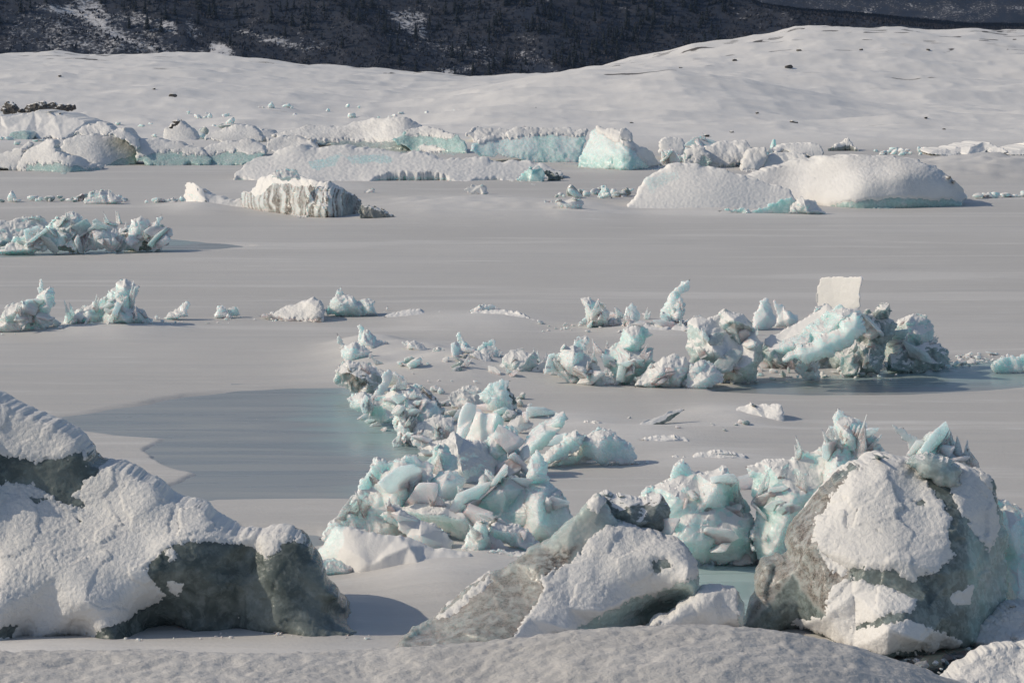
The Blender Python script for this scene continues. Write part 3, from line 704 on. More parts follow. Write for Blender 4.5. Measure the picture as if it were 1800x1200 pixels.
MV, MX, MY, MS = mountain('mountain_slope', 1330, 1900, [(-700,-900),(1200,-900),(1262,-30),(1330,18),(1400,30),(1500,38),(1560,46),(1700,62),(2500,70)], .52, -38, 5, 4, SP, base_snow=.25)
mountain('far_mountain_slope', 2300, 3400, [(-700,-900),(2500,-900)], .5, -70, 55, 8,
 [("1480,25 1530,20 1560,35 1500,40",.8,8),("1600,0 1720,-5 1800,10 1800,40 1700,30",.3,15),("1450,0 1560,0 1600,20 1480,20",.3,12),("1640,10 1700,5 1760,25 1720,40",.45,10)], base_snow=.36)
# spruces: each one a thing of its own, trunk and crown
def spruce(seed):
    g = np.random.RandomState(seed); V, T = [], []
    for k in range(150):
        h = g.uniform(.06, 1) ** .9; a = g.uniform(0, 6.283); r = (1 - h) * .17 * g.uniform(.5, 1.15) + .012; z = h
        c, s_ = math.cos(a), math.sin(a); wq = .035 + .05 * (1 - h)
        base = len(V); V += [(0, 0, z + .03), (c * r - s_ * wq, s_ * r + c * wq, z - .05), (c * r * 1.15, s_ * r * 1.15, z - .03), (c * r + s_ * wq, s_ * r - c * wq, z - .05)]
        T += [(base, base + 1, base + 2), (base, base + 2, base + 3)]
    n = len(V); a = np.linspace(0, 6.283, 7)[:-1]
    TV = [(math.cos(t) * .012, math.sin(t) * .012, -.03) for t in a] + [(0, 0, .99)]; TT_ = [(i, (i + 1) % 6, 6) for i in range(6)]
    return mesh('crown', V, T, M['needle'], smooth=False), mesh('trunk', TV, TT_, M['bark'])
SPR = [spruce(k) for k in range(4)]
rs = np.random.RandomState(4)
ok = np.where((MX > -20) & (MX < 1290) & (MY > -2) & (MY < 138) & (MS < .5))[0]
wgt = np.array([.3 + 1.5 * sstep(650, 1000, MX[i]) + 1.2 * (MY[i] < 60) for i in ok]); wgt /= wgt.sum()
pick = rs.choice(ok, 330, replace=False, p=wgt); cnt = 0
skyl = np.interp(MX, [p[0] for p in HILL[-1][1]], [p[1] for p in HILL[-1][1]])
for i in pick:
    if MY[i] > skyl[i] - 1 or cnt >= 290: continue
    cnt += 1; h = rs.uniform(3.0, 8.5) if rs.rand() < .8 else rs.uniform(7, 10); k = rs.randint(4)
    r = link('spruce_tree', None, None, 'dark narrow spruce standing on the brushy mountainside behind the snow hills', 'spruce tree', 'spruces on the far mountainside', None, tuple(MV[i] - np.array([0, 0, .3])))
    r.scale = (h * 1.25, h * 1.25, h); r.rotation_euler = (0, 0, rs.uniform(0, 6.28))
    link('crown', SPR[k][0], r); link('trunk', SPR[k][1], r)
def brush():
    g = np.random.RandomState(8); ok = np.where((MX > -60) & (MX < 1900) & (MY > -40) & (MY < 150))[0]; n = 42000
    i = ok[g.randint(0, len(ok), n)]; keep = g.rand(n) > MS[i] * 1.15; i = i[keep]; n = len(i)
    c = MV[i] + np.stack([g.uniform(-1.2, 1.2, n), g.uniform(-3, 3, n), np.zeros(n)], 1); h = g.uniform(.6, 2.4, n)
    V, T = [], []
    for k in range(4):
        a = g.uniform(0, 6.28, n); l = g.uniform(.2, .9, n) * h; wx = g.uniform(.05, .16, n) * h
        tip = c + np.stack([np.cos(a) * l * .6, np.sin(a) * l * .6, h * g.uniform(.6, 1, n)], 1)
        mid = c + np.stack([np.cos(a) * l, np.sin(a) * l, h * .35], 1)
        V += [np.stack([c + np.stack([-wx, 0 * wx, 0 * wx - .3], 1), mid + np.stack([wx, 0 * wx, 0 * wx], 1), tip], 1).reshape(-1, 3)]
    V = np.vstack(V); T = np.arange(len(V)).reshape(-1, 3)
    link('mountain_brush', mesh('mountain_brush', V, T, M['twig'], smooth=False), None, 'leafless dark brush covering the lower mountainside', 'brush', None, 'stuff')
brush()
# haze between the lake and the mountains

def haze():
    m = bpy.data.materials.new('haze'); m.use_nodes = True; nt = m.node_tree; nt.nodes.clear()
    o = nt.nodes.new('ShaderNodeOutputMaterial'); v = nt.nodes.new('ShaderNodeVolumePrincipled'); nt.links.new(v.outputs[0], o.inputs['Volume'])
    v.inputs['Color'].default_value = (.45, .65, 1, 1); v.inputs['Density'].default_value = .00004; v.inputs['Anisotropy'].default_value = .2
    x, y0, y1, z0, z1 = 11500, -60, 3450, -90, 640
    V = [(a, b, c) for c in (z0, z1) for b in (y0, y1) for a in (-x, x)]
    me = bpy.data.meshes.new('haze'); me.from_pydata(V, [], [(0, 2, 3, 1), (4, 5, 7, 6), (0, 1, 5, 4), (2, 6, 7, 3), (0, 4, 6, 2), (1, 3, 7, 5)]); me.materials.append(m)
    link('haze', me, None, 'thin bluish air between the lake and the mountainsides', 'haze', None, 'stuff')
haze()
form('iceberg', 'iceberg', 'large snow covered iceberg with a dark bare ice face, left foreground',
 "-60,690,260 0,710,260 60,735,250 120,765,230 152,795,215 158,812,205 200,822,190 262,852,170 330,890,140 382,925,100 415,945,85 432,941,80 470,940,75 512,943,70 540,958,60 565,1003,45 592,1048,25 618,1080,10 645,1108,0,1 640,1118,0,1 600,1122,0,1 545,1127,0,1 500,1118,0,1 440,1110,0,1 400,1108,0,1 340,1112,0,1 290,1100,10,1 262,1103,0,1 215,1132,0,1 190,1137,0,1 165,1128,0,1 140,1118,0,1 70,1122,0,1 40,1118,0,1 0,1132,0,1 -60,1135,0,1",
 pts="0,800,215 70,808,205 150,800,195 0,850,208 60,850,200 130,868,185 152,890,170 60,905,150 0,940,120 150,950,100 250,935,105 330,930,95 290,962,50 345,960,50 425,958,70 434,975,95 432,1040,55 408,1100,30 350,1000,28 350,1085,5 395,1050,15 465,985,45 490,1040,15 490,1100,-8 540,1000,35 580,1090,5 0,1070,-5 150,1070,-25 230,1055,-15 270,1010,10 100,1000,40 0,1000,55 200,1000,30",
 D=43.15, res=2.7, lean=.5, bulge=.05, disp=.014, dfreq=.35, chip=.01, sharp=.9, crack=.012, aqua=.25, dark=1, snow=None, warp=.02, thick=330, ripple=.8,
 cover=9, coverpaint=[('+',"-80,600 700,600 700,1200 -80,1200",2),('-',"-80,800 0,797 60,810 145,795 162,835 130,872 155,885 150,895 108,890 58,852 0,852 -80,850",5),('-',"150,795 185,812 170,840 150,830",4),  # the little bared patch right of the band imitates a cast shadow
 ('-',"290,960 330,950 425,952 455,965 470,978 505,950 545,955 665,1110 645,1130 545,1140 400,1125 340,1122 290,1112 262,1112 215,1145 160,1140 163,1108 230,1085 288,1045 255,1005 262,988",5),('-',"-80,1097 35,1100 20,1120 -80,1140",4),
 ('-',"40,868 90,880 60,890",4),('-',"130,905 150,915 140,925",3),('+',"295,1020 325,1025 310,1045",5),('+',"290,970 300,965 310,975 300,985",4)],
 paint=[('aqua',.8,"-80,790 170,790 170,900 -80,900",10)])
form('iceberg', 'iceberg', 'tilted iceberg slab, dirty brown left flank and rough snow on top, centre foreground',
 "690,1160,0,1 760,1092,30 800,1052,55 850,1015,80 905,990,95 950,960,120 980,935,130 1010,910,145 1042,880,155 1052,870,160 1065,880,160 1075,905,150 1100,922,150 1150,938,130 1195,950,110 1205,960,95 1228,1000,60 1232,1030,40 1220,1052,20 1195,1078,5,1 1150,1095,0,1 1110,1112,0,1 1050,1125,0,1 980,1135,0,1 890,1148,0,1 780,1165,0,1",
 pts="1065,925,140 1030,960,100 1000,1000,65 960,1040,25 930,1090,-8 890,1130,-20 1180,975,60 1210,1000,25 1205,1025,0 1150,1040,-10 1110,1052,-20 1060,1078,-28 1000,1105,-25 1200,1050,15 1150,1075,15 1100,1092,8 1050,1108,5 1100,985,55 1060,1030,15 1000,1070,0 850,1060,25 800,1110,5 940,1000,60 1000,940,110",
 D=42.9, res=2.8, bulge=.05, disp=.015, dfreq=.5, chip=.012, aqua=.65, dark=.45, snow=None, warp=.02, thick=150, ripple=.7,
 cover=9, coverpaint=[('+',"1060,930 1100,922 1195,950 1226,985 1224,1012 1190,1022 1150,1042 1110,1052 1060,1078 1000,1107 890,1150 905,1115 930,1080 950,1050 960,1030 985,1000 1010,985 1030,958",4),('-',"1140,985 1175,980 1185,1000 1150,1010",6),('+',"1035,870 1065,880 1050,900 1035,895",3),('+',"950,1020 975,1000 965,1035",4),('+',"770,1085 860,1015 862,1020 790,1080",3)],
 paint=[('dirt',.62,"600,1230 640,1150 850,1000 960,955 1000,985 970,1020 950,1060 900,1150",10),('dark',.3,"600,1230 640,1150 850,1000 960,955 1000,985 970,1020 950,1060 900,1150",10),('dirt',.3,"950,960 1050,870 1070,900 1020,980",12),('dark',.75,"1050,980 1200,980 1200,1010 1120,1030 1040,1000",10),('dirt',.9,"960,975 1010,960 1000,990 960,1030 950,1010",9)])
form('ice_block', 'ice block', 'smooth grey ice block jutting from the top of the central slab iceberg',
 "1050,872,80 1062,864,80 1085,872,80 1130,880,75 1165,872,75 1178,892,70 1180,915,60 1170,935,50 1150,942,45 1120,935,45 1090,925,45 1060,915,50", D=44.3, thick=70, aqua=.1, dark=.8, snow=.75, bulge=.25, disp=.03, chip=.02, paint=[('dirt',.9,"1100,870 1170,868 1172,882 1100,890",4)])
form('iceberg', 'iceberg', 'low snow covered ice hump between the central slab and the dirty boulder iceberg',
 "1120,1125,0,1 1180,1085,15 1215,1055,40 1240,1038,55 1270,1034,60 1300,1040,60 1309,1060,45 1306,1085,20 1315,1115,0,1 1250,1122,0,1", D=42.6, res=2.6, bulge=.2, disp=.03, chip=0, aqua=.3, dark=.4, snow=None, cover=9, thick=90, ripple=.5, coverpaint=[('+',"1100,1000 1296,1000 1298,1130 1100,1130",4)])
form('iceberg', 'iceberg', 'massive boulder shaped iceberg, snow pasted on its dirty grey ice, right foreground',
 "1385,985,40 1382,960,60 1390,940,70 1410,915,80 1430,895,85 1445,870,95 1480,840,105 1500,820,110 1530,812,115 1575,808,115 1600,816,110 1650,812,105 1700,825,100 1735,835,95 1748,850,90 1752,880,85 1765,925,75 1773,940,70 1766,975,60 1771,1030,40 1765,1060,25 1750,1090,10 1735,1115,0,1 1715,1130,0,1 1690,1138,0,1 1650,1140,0,1 1600,1155,0,1 1560,1160,0,1 1500,1140,0,1 1450,1120,0,1 1400,1105,0,1 1340,1110,0,1 1306,1105,10 1318,1075,25 1328,1050,30 1330,1010,45 1345,990,50 1370,982,50",
 pts="1440,905,50 1440,960,-5 1450,1000,-25 1500,880,35 1520,1000,-55 1580,990,-65 1560,840,60 1620,835,70 1650,880,25 1690,920,-5 1660,960,-45 1650,1005,-70 1712,1000,-45 1712,1060,-35 1715,1105,-25 1500,1010,-30 1570,1030,-50 1640,1040,-60 1500,1050,-45 1600,1070,-75 1660,1085,-60 1450,1085,-60 1560,1110,-85 1620,1130,-70 1400,1060,0 1400,1000,10 1350,1030,30 1745,950,35 1740,1030,10",
 D=43.4, res=2.8, bulge=.06, disp=.018, dfreq=.3, chip=.016, aqua=.55, dark=.85, snow=None, warp=.03, thick=230, ripple=.8, cover=9,
 coverpaint=[('+',"1438,910 1500,832 1580,812 1625,845 1670,905 1663,940 1672,978 1645,1000 1600,1018 1575,1000 1500,995 1480,1012 1450,985 1436,950",6),('+',"1470,1030 1500,1020 1560,1035 1612,1055 1600,1075 1560,1078 1490,1102 1510,1108 1600,1090 1690,1128 1660,1155 1620,1142 1560,1150 1500,1140 1440,1112 1395,1092 1450,1085",5),('+',"1672,1045 1710,1025 1700,1060 1680,1063",3),('+',"1655,815 1735,835 1752,925 1738,962 1712,930 1680,872",6),('+',"1500,812 1600,808 1650,815 1620,835 1520,830",5),('-',"1535,935 1545,930 1550,940",3),('-',"1600,880 1620,870 1630,890",4)],
 paint=[('dirt',.85,"1385,985 1385,930 1445,868 1490,840 1480,870 1438,910 1434,950 1448,985 1495,1010 1475,1050 1460,1085 1415,1040",8),('dirt',.75,"1306,1110 1330,1050 1325,985 1400,975 1390,1010 1360,1050",7),('dark',.45,"1306,1110 1330,1050 1325,985 1400,975 1390,1010 1360,1050",7),('dark',.4,"1380,990 1390,930 1450,868 1480,1000 1460,1080",12),('aqua',1,"1700,900 1780,900 1780,1130 1700,1130",12),('dark',.55,"1700,900 1780,900 1780,1130 1700,1130",12),('dark',.35,"1400,980 1445,990 1440,1040 1405,1030",6)])  # aqua on the right end paints in its bluish shade
def I(label, outline, pts='', name='ice_shard', cat='ice shard', **k):
    d = dict(disp=.014, facet=.5, aqua=.4, bulge=.02, crack=.115, rough=.2, flat=True); d.update(k); d['chip'] = min(d.get('chip', .012), .02)
    if k.get('chip', 1) <= .015:
        d['flat'] = k.get('flat', False)
        d['crack'] = k.get('crack', .012)
        if not pts and 'nf' not in k: d['nf'] = 0 if 'slab' in name + k.get('name', '') or 'plate' in k.get('name', '') else 2
    return form(name, cat, label, outline, pts, **d)
# ---- bright teal ice between the foreground bergs
G1 = 'bright teal ice in the middle foreground'
I('tall jagged white ice shard at the left end of the teal heap', "560,935 585,915 600,900 628,865 650,825 658,803 668,806 680,813 700,806 735,800 742,812 765,815 762,840 750,855 730,852 725,880 718,910 722,935 690,945 640,940 600,932", base=952, aqua=.22, pts="655,850,60 700,850,20 640,900,20 690,900,10 735,825,60 675,830,70", group=G1)
I('curved pale ice slab with a glinting upper edge, standing among the teal blocks', "690,890 712,868 740,842 765,838 790,826 812,838 817,850 806,872 790,890 770,898 740,905 710,905", base=950, aqua=.2, facet=.25, chip=.015, disp=.02, snow=.9, pts="735,865,20 780,850,0 770,875,-10 720,885,0", group=G1, name='ice_slab', cat='ice slab', flat=False)
I('broad teal ice mass below the curved slab', "670,905 700,895 740,885 790,880 815,868 840,852 848,828 860,835 880,850 898,836 920,842 940,850 985,862 1000,890 1000,925 985,938 960,950 930,955 890,962 850,968 820,958 780,935 740,920 700,925", base=962, aqua=.75, nf=12, facet=.45, chip=.02, crack=.07, group=G1, name='ice_block', cat='ice block')
I('tall smooth teal tooth of ice, highest of the teal blocks', "893,925 905,890 912,862 920,850 926,822 933,803 945,790 958,812 965,845 985,865 1000,895 1006,920 990,942 950,945 920,935", base=962, pts="940,830,20 945,880,-25 950,920,-45 975,900,0", aqua=.4, chip=.015, crack=.08, disp=.02, group=G1, snow=.95, name='ice_slab', cat='ice slab', nf=3, flat=True)
I('squat aqua spike leaning right in front of the teal tooth', "850,840 852,825 868,835 885,855 905,838 925,850 915,880 880,890 855,870", base=950, aqua=.55, group=G1)
I('snow coated ice fin, shaded side to the right, before the white shard', "676,884 690,886 705,893 740,915 775,930 797,952 800,975 775,980 745,968 715,940 697,915 685,900", base=985, pts="700,905,20 740,940,0 780,955,10", aqua=.1, snow=.3, chip=0, disp=.02)
form('snow_mound', 'snow mound', 'smooth snow mound with icy left end, in front of the teal heap', "545,985,0,1 560,965,10 578,940,40 592,921,60 605,926,65 640,936,70 700,942,70 745,958,70 795,968,60 850,988,45 900,1000,20 905,1015,0,1 820,1030,0,1 700,1030,0,1 620,1012,0,1 580,1000,0,1", res=3, bulge=.1, disp=.01, chip=0, aqua=.3, snow=-1, paint=[('snow',0,"540,990 560,960 585,918 606,930 600,960 590,990",4)], mat='ice', pts="600,960,30 650,990,10 720,960,30 740,1000,0 820,1000,10")
I('thin aqua ledge of ice poking from the foot of the snow mound', "545,995 550,980 575,982 605,990 620,998 616,1006 590,1006 560,1003", aqua=.7, name='ice_ledge', cat='ice ledge', base=1010)
I('leaning ice plate with snow on it at the foot of the teal heap, upper one', "852,962 862,915 876,912 900,920 930,935 985,962 960,972 900,960 880,952", base=985, aqua=.3, snow=.45, name='ice_plate', cat='ice plate')
I('flat layered ice plates fallen beside the central slab', "850,978 880,965 930,968 965,975 950,985 910,992 870,988", base=1000, aqua=.5, name='ice_plate', cat='ice plate')
I('small white triangular shard below the teal mass', "845,972 858,932 872,948 893,960 888,970", base=990, aqua=.05, snow=.9, chip=0)
I('small pale teal block beside the white triangular shard', "812,960 825,930 838,915 858,920 862,945 848,972 830,970", base=992, aqua=.45, name='ice_block', cat='ice block')
G2 = 'tall teal blocks behind the central slab'
I('large teal ice wall left of the gap behind the central slab', "1120,880 1150,855 1178,842 1188,815 1200,806 1212,820 1225,832 1250,830 1275,820 1297,842 1312,880 1322,905 1338,950 1332,972 1300,988 1240,990 1180,985 1150,960 1135,920", base=990, aqua=.5, nf=10, facet=.4, chip=.02, crack=.07, name='ice_block', cat='ice block', group=G2, paint=[('aqua',.15,"1180,860 1260,840 1280,880 1210,910",14),('aqua',.9,"1280,850 1340,960 1300,985 1270,900",12)])
I('oval white faced ice slab leaning on the teal wall', "1262,892 1272,880 1288,882 1305,900 1322,930 1324,958 1308,966 1288,960 1270,935", base=992, aqua=.25, chip=.01, facet=.15, group=G2, name='ice_slab', cat='ice slab')
I('upright teal ice block left of the dirty boulder iceberg', "1310,820 1340,812 1375,808 1402,805 1408,788 1430,795 1450,790 1470,800 1500,800 1495,840 1460,872 1420,910 1398,940 1388,990 1350,995 1338,965 1330,900 1322,860", base=995, aqua=.65, nf=10, facet=.4, crack=.07, name='ice_block', cat='ice block', group=G2)
I('tall splintered spire of pale ice rising behind the boulder iceberg', "1430,850 1448,805 1450,775 1478,768 1464,738 1470,719 1480,722 1500,735 1530,755 1550,785 1560,798 1578,812 1560,850 1500,865 1460,862", base=1000, aqua=.35, nf=14, facet=.5, chip=.06)
G3='clear plates behind the boulder iceberg'
I('clear glassy ice plate leaning left on top of the boulder iceberg', "1570,745 1583,750 1600,762 1625,777 1640,768 1655,790 1640,815 1620,820 1612,800 1590,775", base=1005, aqua=.2, dark=.3, chip=.01, snow=.95, thick=10, name='ice_plate', cat='ice plate', group=G3)
I('stacked clear ice plates with a white core at the upper right of the boulder iceberg', "1590,830 1605,795 1625,775 1648,755 1668,765 1690,790 1715,815 1735,838 1745,860 1700,870 1640,850", base=1005, aqua=.3, dark=.2, chip=.02, snow=.9, nf=8, name='ice_plate', cat='ice plate', group=G3, paint=[('snow',1,"1640,775 1690,800 1700,815 1670,805",4)])
I('smooth rounded grey ice dome sitting on the boulder iceberg', "1592,812 1610,800 1640,796 1668,804 1690,825 1692,850 1672,862 1645,856 1615,835", D=43.9, pts="1640,825,-20", sharp=.2, bulge=.4, disp=.01, chip=0, aqua=.3, dark=.55, snow=.95, name='ice_dome', cat='ice dome', lean=.3)
I('long teal ice bank at the right edge behind the boulder iceberg', "1735,850 1765,880 1800,905 1860,930 1860,1065 1800,1075 1775,1065 1760,1000 1755,920", base=1080, aqua=.6, nf=8, name='ice_block', cat='ice block')
form('iceberg','iceberg','snow plastered block in the lower right corner beside the dark water', "1650,1225,0,1 1680,1180,30 1715,1155,50 1760,1140,70 1800,1140,75 1860,1140,75 1860,1225,0,1", D=39.5, thick=100, bulge=.1, aqua=.5, dark=.4, snow=None, cover=.2, disp=.05, chip=.03)
form('iceberg','iceberg','snowy lump of ice on the right edge behind the dark water', "1700,1128,0,1 1725,1100,30 1745,1085,45 1770,1070,50 1800,1066,55 1860,1066,55 1860,1130,0,1 1780,1140,0,1", D=42.6, thick=100, bulge=.1, aqua=.5, dark=.5, snow=None, cover=.15, disp=.06, chip=.05)
# ---- the pressure ridge running from the pond to the right
G4='upturned slabs of the pressure ridge'
I('thin clear ice blade at the far left end of the pressure ridge', "593,585 600,592 606,604 613,614 606,620 598,606", base=632, aqua=.1, dark=.3, thick=4, chip=0, name='ice_splinter', cat='ice splinter')
I('wing shaped ice blade with a dark right face at the left end of the ridge', "629,571 640,578 655,588 665,598 682,602 672,614 655,622 638,622 631,605", base=636, aqua=.35, pts="640,600,0 655,608,0", chip=.03)
I('low jagged ice lump below the wing shaped blade', "598,618 610,606 625,600 640,606 655,618 642,632 620,642 602,638", base=650, aqua=.4)
I('dirty layered ice edge above the left pond', "586,668 588,650 600,640 612,632 640,637 660,648 690,662 668,685 650,695 625,692 600,678", base=695, aqua=.2, dirt=.35, snow=.55, name='ice_block', cat='ice block', paint=[('dirt',.8,"600,650 640,650 650,680 630,685",6)])
I('thin white plate tilted up in the dirty ice edge', "648,692 670,662 683,648 688,652 684,678 672,694", base=705, aqua=.05, chip=0, disp=.01, thick=8, name='ice_plate', cat='ice plate')
I('teal ice shelf standing in the pond below the dirty edge', "608,700 640,688 680,690 702,680 722,676 745,688 762,700 782,716 778,728 740,740 700,744 670,738 640,725 618,718", base=745, aqua=.65, nf=10, name='ice_block', cat='ice block')
I('pale ragged ice block at the pond edge under the shelf', "690,742 698,712 712,690 740,692 768,704 778,724 765,748 742,768 712,770", base=775, aqua=.3, nf=8, name='ice_block', cat='ice block')
I('white spire of ice rising from the pond edge', "697,768 700,735 706,718 716,722 720,750 724,770", base=780, aqua=.15)
I('brown stained shard on the ridge above the pond', "742,680 760,692 776,715 782,738 768,728 752,702", base=745, dirt=.85, aqua=.1)
I('rounded pinkish snow lump near the twin white slabs', "790,706 797,688 812,679 832,678 846,690 852,708 835,716 808,714", base=720, aqua=.05, snow=.2, sharp=.3, name='snow_lump', cat='snow lump')
I('small white ice heap left of the twin slabs', "725,762 745,738 775,728 800,738 800,758 780,772 745,772", base=780, aqua=.15, snow=.4, name='ice_block', cat='ice block')
I('low white shelf of ice along the pond, left of the shaded fin', "722,770 760,775 800,770 815,785 790,815 765,805 740,790", base=815, aqua=.15, snow=.5, name='ice_block', cat='ice block')
I('tall white slab with a bent over top, standing at the crest of the ridge', "838,690 860,674 885,667 898,669 894,690 900,708 908,728 875,730 855,716 842,702", base=732, aqua=.4, snow=.95, chip=.02, pts="870,700,0 888,690,10", name='ice_slab', cat='ice slab', group=G4)
I('dark plate hanging behind the bent over white slab', "888,684 894,677 902,692 910,708 906,716 896,704", base=728, dark=.9, aqua=.1, chip=0, thick=4, name='ice_plate', cat='ice plate')
I('left one of the twin square white slabs', "790,800 803,755 812,715 820,706 838,712 832,735 820,765 808,800", perch=808, aqua=.12, chip=.005, disp=.01, snow=.95, thick=14, pts="812,760,0", name='ice_slab', cat='ice slab', group=G4, rough=.05)
I('right one of the twin square white slabs, with a teal edge', "808,790,62 838,722,62 855,727,44 874,725,22 886,738,42 882,760,40 868,780,6 850,784,20 825,790,44", perch=808, aqua=.1, chip=.005, disp=.01, snow=.95, thick=16, pts="850,755,36 866,755,14", name='ice_slab', cat='ice slab', group=G4, rough=.04, paint=[('aqua',.9,"871,722 892,735 886,770 868,785",3)])
I('snow dusted diamond shaped plate lying between white slabs', "888,748 915,729 938,746 916,760", perch=765, aqua=.05, snow=.3, chip=0, thick=10, name='ice_plate', cat='ice plate')
I('lumpy blue grey ice between the twin slabs and the long slab', "850,800 862,765 880,750 900,747 912,765 905,785 918,800 926,818 915,832 880,830 858,822", base=838, aqua=.55, dark=.15, nf=8, name='ice_block', cat='ice block')
I('long slab pointing up right, white on top with a blue side', "900,802,20 906,788,30 925,768,50 952,744,70 975,728,85 992,722,90 999,735,60 990,752,40 970,772,20 950,790,5 925,805,0", base=812, aqua=.7, chip=.01, disp=.015, snow=.95, pts="935,785,0 960,762,15 985,742,30 925,780,35 960,748,65", name='ice_slab', cat='ice slab', group=G4, paint=[('aqua',.05,"895,800 905,785 980,720 985,730 920,795",5)])
I('second tilted slab just right of the long blue sided slab', "942,815 965,790 990,767 1012,756 1024,764 1022,782 1000,798 975,810 955,822", base=822, aqua=.4, chip=.02, name='ice_slab', cat='ice slab', group=G4)
I('rounded blue ice dome on the right end of the slab heap', "1018,775 1040,760 1060,752 1082,758 1100,775 1116,795 1120,806 1095,812 1060,816 1035,806", base=818, aqua=.4, dark=.1, nf=6, name='ice_dome', cat='ice dome')
I('ribbed white snow lump in front of the blue dome', "966,818 985,802 1005,795 1022,781 1036,792 1040,808 1010,815 985,820", aqua=.05, dirt=.2, snow=.3, name='snow_lump', cat='snow lump')
I('steep fin of ice coated with shaded wrinkled snow, in front of the twin slabs', "772,812,10 780,778,30 790,764,45 799,758,50 815,772,60 842,776,70 862,790,75 876,810,70 884,824,55 866,842,30 840,846,20 815,840,0 795,828,0", base=850, aqua=.1, snow=.1, chip=.02, pts="803,775,15 806,800,-5 812,828,-15 845,810,30", ripple=.6, name='ice_slab', cat='ice fin')
I('long blue shaded flank of ice sloping from the fin to the pond', "700,838 735,818 760,792 780,778 800,800 804,825 795,850 770,862 735,852 710,850", base=866, aqua=.6, dark=.2, snow=.8, name='ice_block', cat='ice block')  # aqua and dark carry the flank's blue shade in the colour
chunks('broken ice lump in the rubble of the pressure ridge above the pond', 'ridge rubble', "600,690 700,700 790,760 850,815 830,800 900,740 880,700 700,650", 26, (14, 30), 'ice,white,teal,dirty', seed=3, heap=.7)
chunks('dirty grey lump beside the bent over white slab', 'dirty rubble on the ridge', "880,728 935,728 925,700 890,705", 9, (12, 22), 'dirty,white', seed=4, heap=.8)
chunks('dirty low lump lying in the snow above the pond ridge', 'dirty lumps in snow', "770,672 870,672 850,655 790,655", 8, (14, 30), 'dirty,grey,white', seed=5, flat=.5)
chunks('small crumb of ice on the snow beside the blue dome', 'crumbs by the dome', "1060,818 1160,815", 8, (5, 12), 'white', seed=6)
chunks('broken lump at the bottom of the teal heap', 'teal heap rubble', "570,935 640,870 690,930 830,975 760,960", 12, (8, 22), 'ice,white', seed=7, heap=.4)
chunks('lump of broken white ice floating before the teal wall', 'white crumbs in the pale pond', "1250,985 1350,988", 9, (14, 30), 'white,ice', seed=8)
# ---- row of shards behind, centre
I('snowy ice wedge on the drift, left of centre', "704,603 715,598 728,597 745,606 758,620 757,636 735,624 716,612", base=642, snow=.5, aqua=.25)
I('grey crusted lump right of the snowy wedge', "753,634 760,618 770,608 782,615 795,628 805,638 780,645", base=648, snow=.5, aqua=.15, dark=.2)
I('upright splinter leaning left with a thin tip, centre', "803,583 810,587 820,602 830,612 850,622 845,640 815,642 810,612", base=648, aqua=.35)
I('pale blue upright shard behind the leaning splinter', "838,612 850,600 866,596 873,610 880,642 850,645", base=650, aqua=.55, dark=.1)
I('dirt specked snow lump at the foot of the leaning splinter', "815,644 822,622 840,614 860,624 876,648 855,656", base=658, dirt=.45, aqua=.1, snow=.6, name='snow_lump', cat='snow lump')
I('rounded double block with snow on its left top, centre', "878,652 882,628 898,614 915,612 930,620 940,615 946,640 942,656 910,662", base=664, aqua=.4, dark=.35, snow=.45, name='ice_block', cat='ice block')
I('row of parallel upturned plates leaning left, right of the double block', "966,630 972,624 990,636 1010,655 1035,670 1000,668 980,655", base=676, aqua=.5, thick=8, name='ice_plate', cat='ice plate')
I('ragged spike of ice with a snow ramp on its right', "985,645 985,615 1008,606 1018,590 1030,588 1036,602 1026,620 1048,640 1064,660 1090,674 1040,674 1010,660", base=678, aqua=.2, snow=.5)
I('fan shaped teal ice block flaring upward', "1052,625 1075,610 1090,600 1095,580 1110,574 1128,574 1148,588 1132,605 1124,618 1150,612 1156,640 1132,658 1105,674 1080,672 1065,645", base=676, aqua=.8, nf=8, facet=.5, name='ice_block', cat='ice block')
I('snow topped ice wedge right of the teal fan', "1112,678 1135,652 1160,632 1182,622 1205,625 1214,650 1195,674 1150,680", base=682, aqua=.25, snow=.45, dirt=.1, name='ice_block', cat='ice block')
chunks('small ice lump at the foot of the central shard row', 'rubble of the central shard row', "850,655 1000,668", 8, (8, 20), 'ice,grey,white', seed=9)
chunks('broken white lump at the foot of the teal fan and round block', 'rubble under the teal fan', "1085,676 1230,682", 11, (10, 26), 'white,ice', seed=10, heap=.3)
# glassy row
I('glassy crooked splinter reaching up right, behind the teal fan', "1160,562 1166,540 1180,515 1200,494 1214,488 1213,505 1196,522 1204,548 1192,566 1172,572", base=578, aqua=.15, snow=.9, disp=.08)
I('pale pointed shard left of the crooked splinter', "1094,572 1098,546 1109,532 1120,538 1124,560 1112,577", base=580, aqua=.1)
I('translucent curved block of ice at the left end of the glassy row', "1020,524 1036,521 1052,530 1070,546 1072,568 1045,574 1030,552", base=576, aqua=.3, name='ice_block', cat='ice block')
chunks('dirty broken lump under the glassy splinters', 'dirty rubble under the splinters', "1100,582 1212,578", 12, (10, 22), 'dirty,white,ice', seed=11, heap=.3)
chunks('pale low lump of ice on the snow in the middle distance', 'low lumps in the middle distance', "950,572 1095,576", 9, (8, 26), 'ice,white', seed=12)
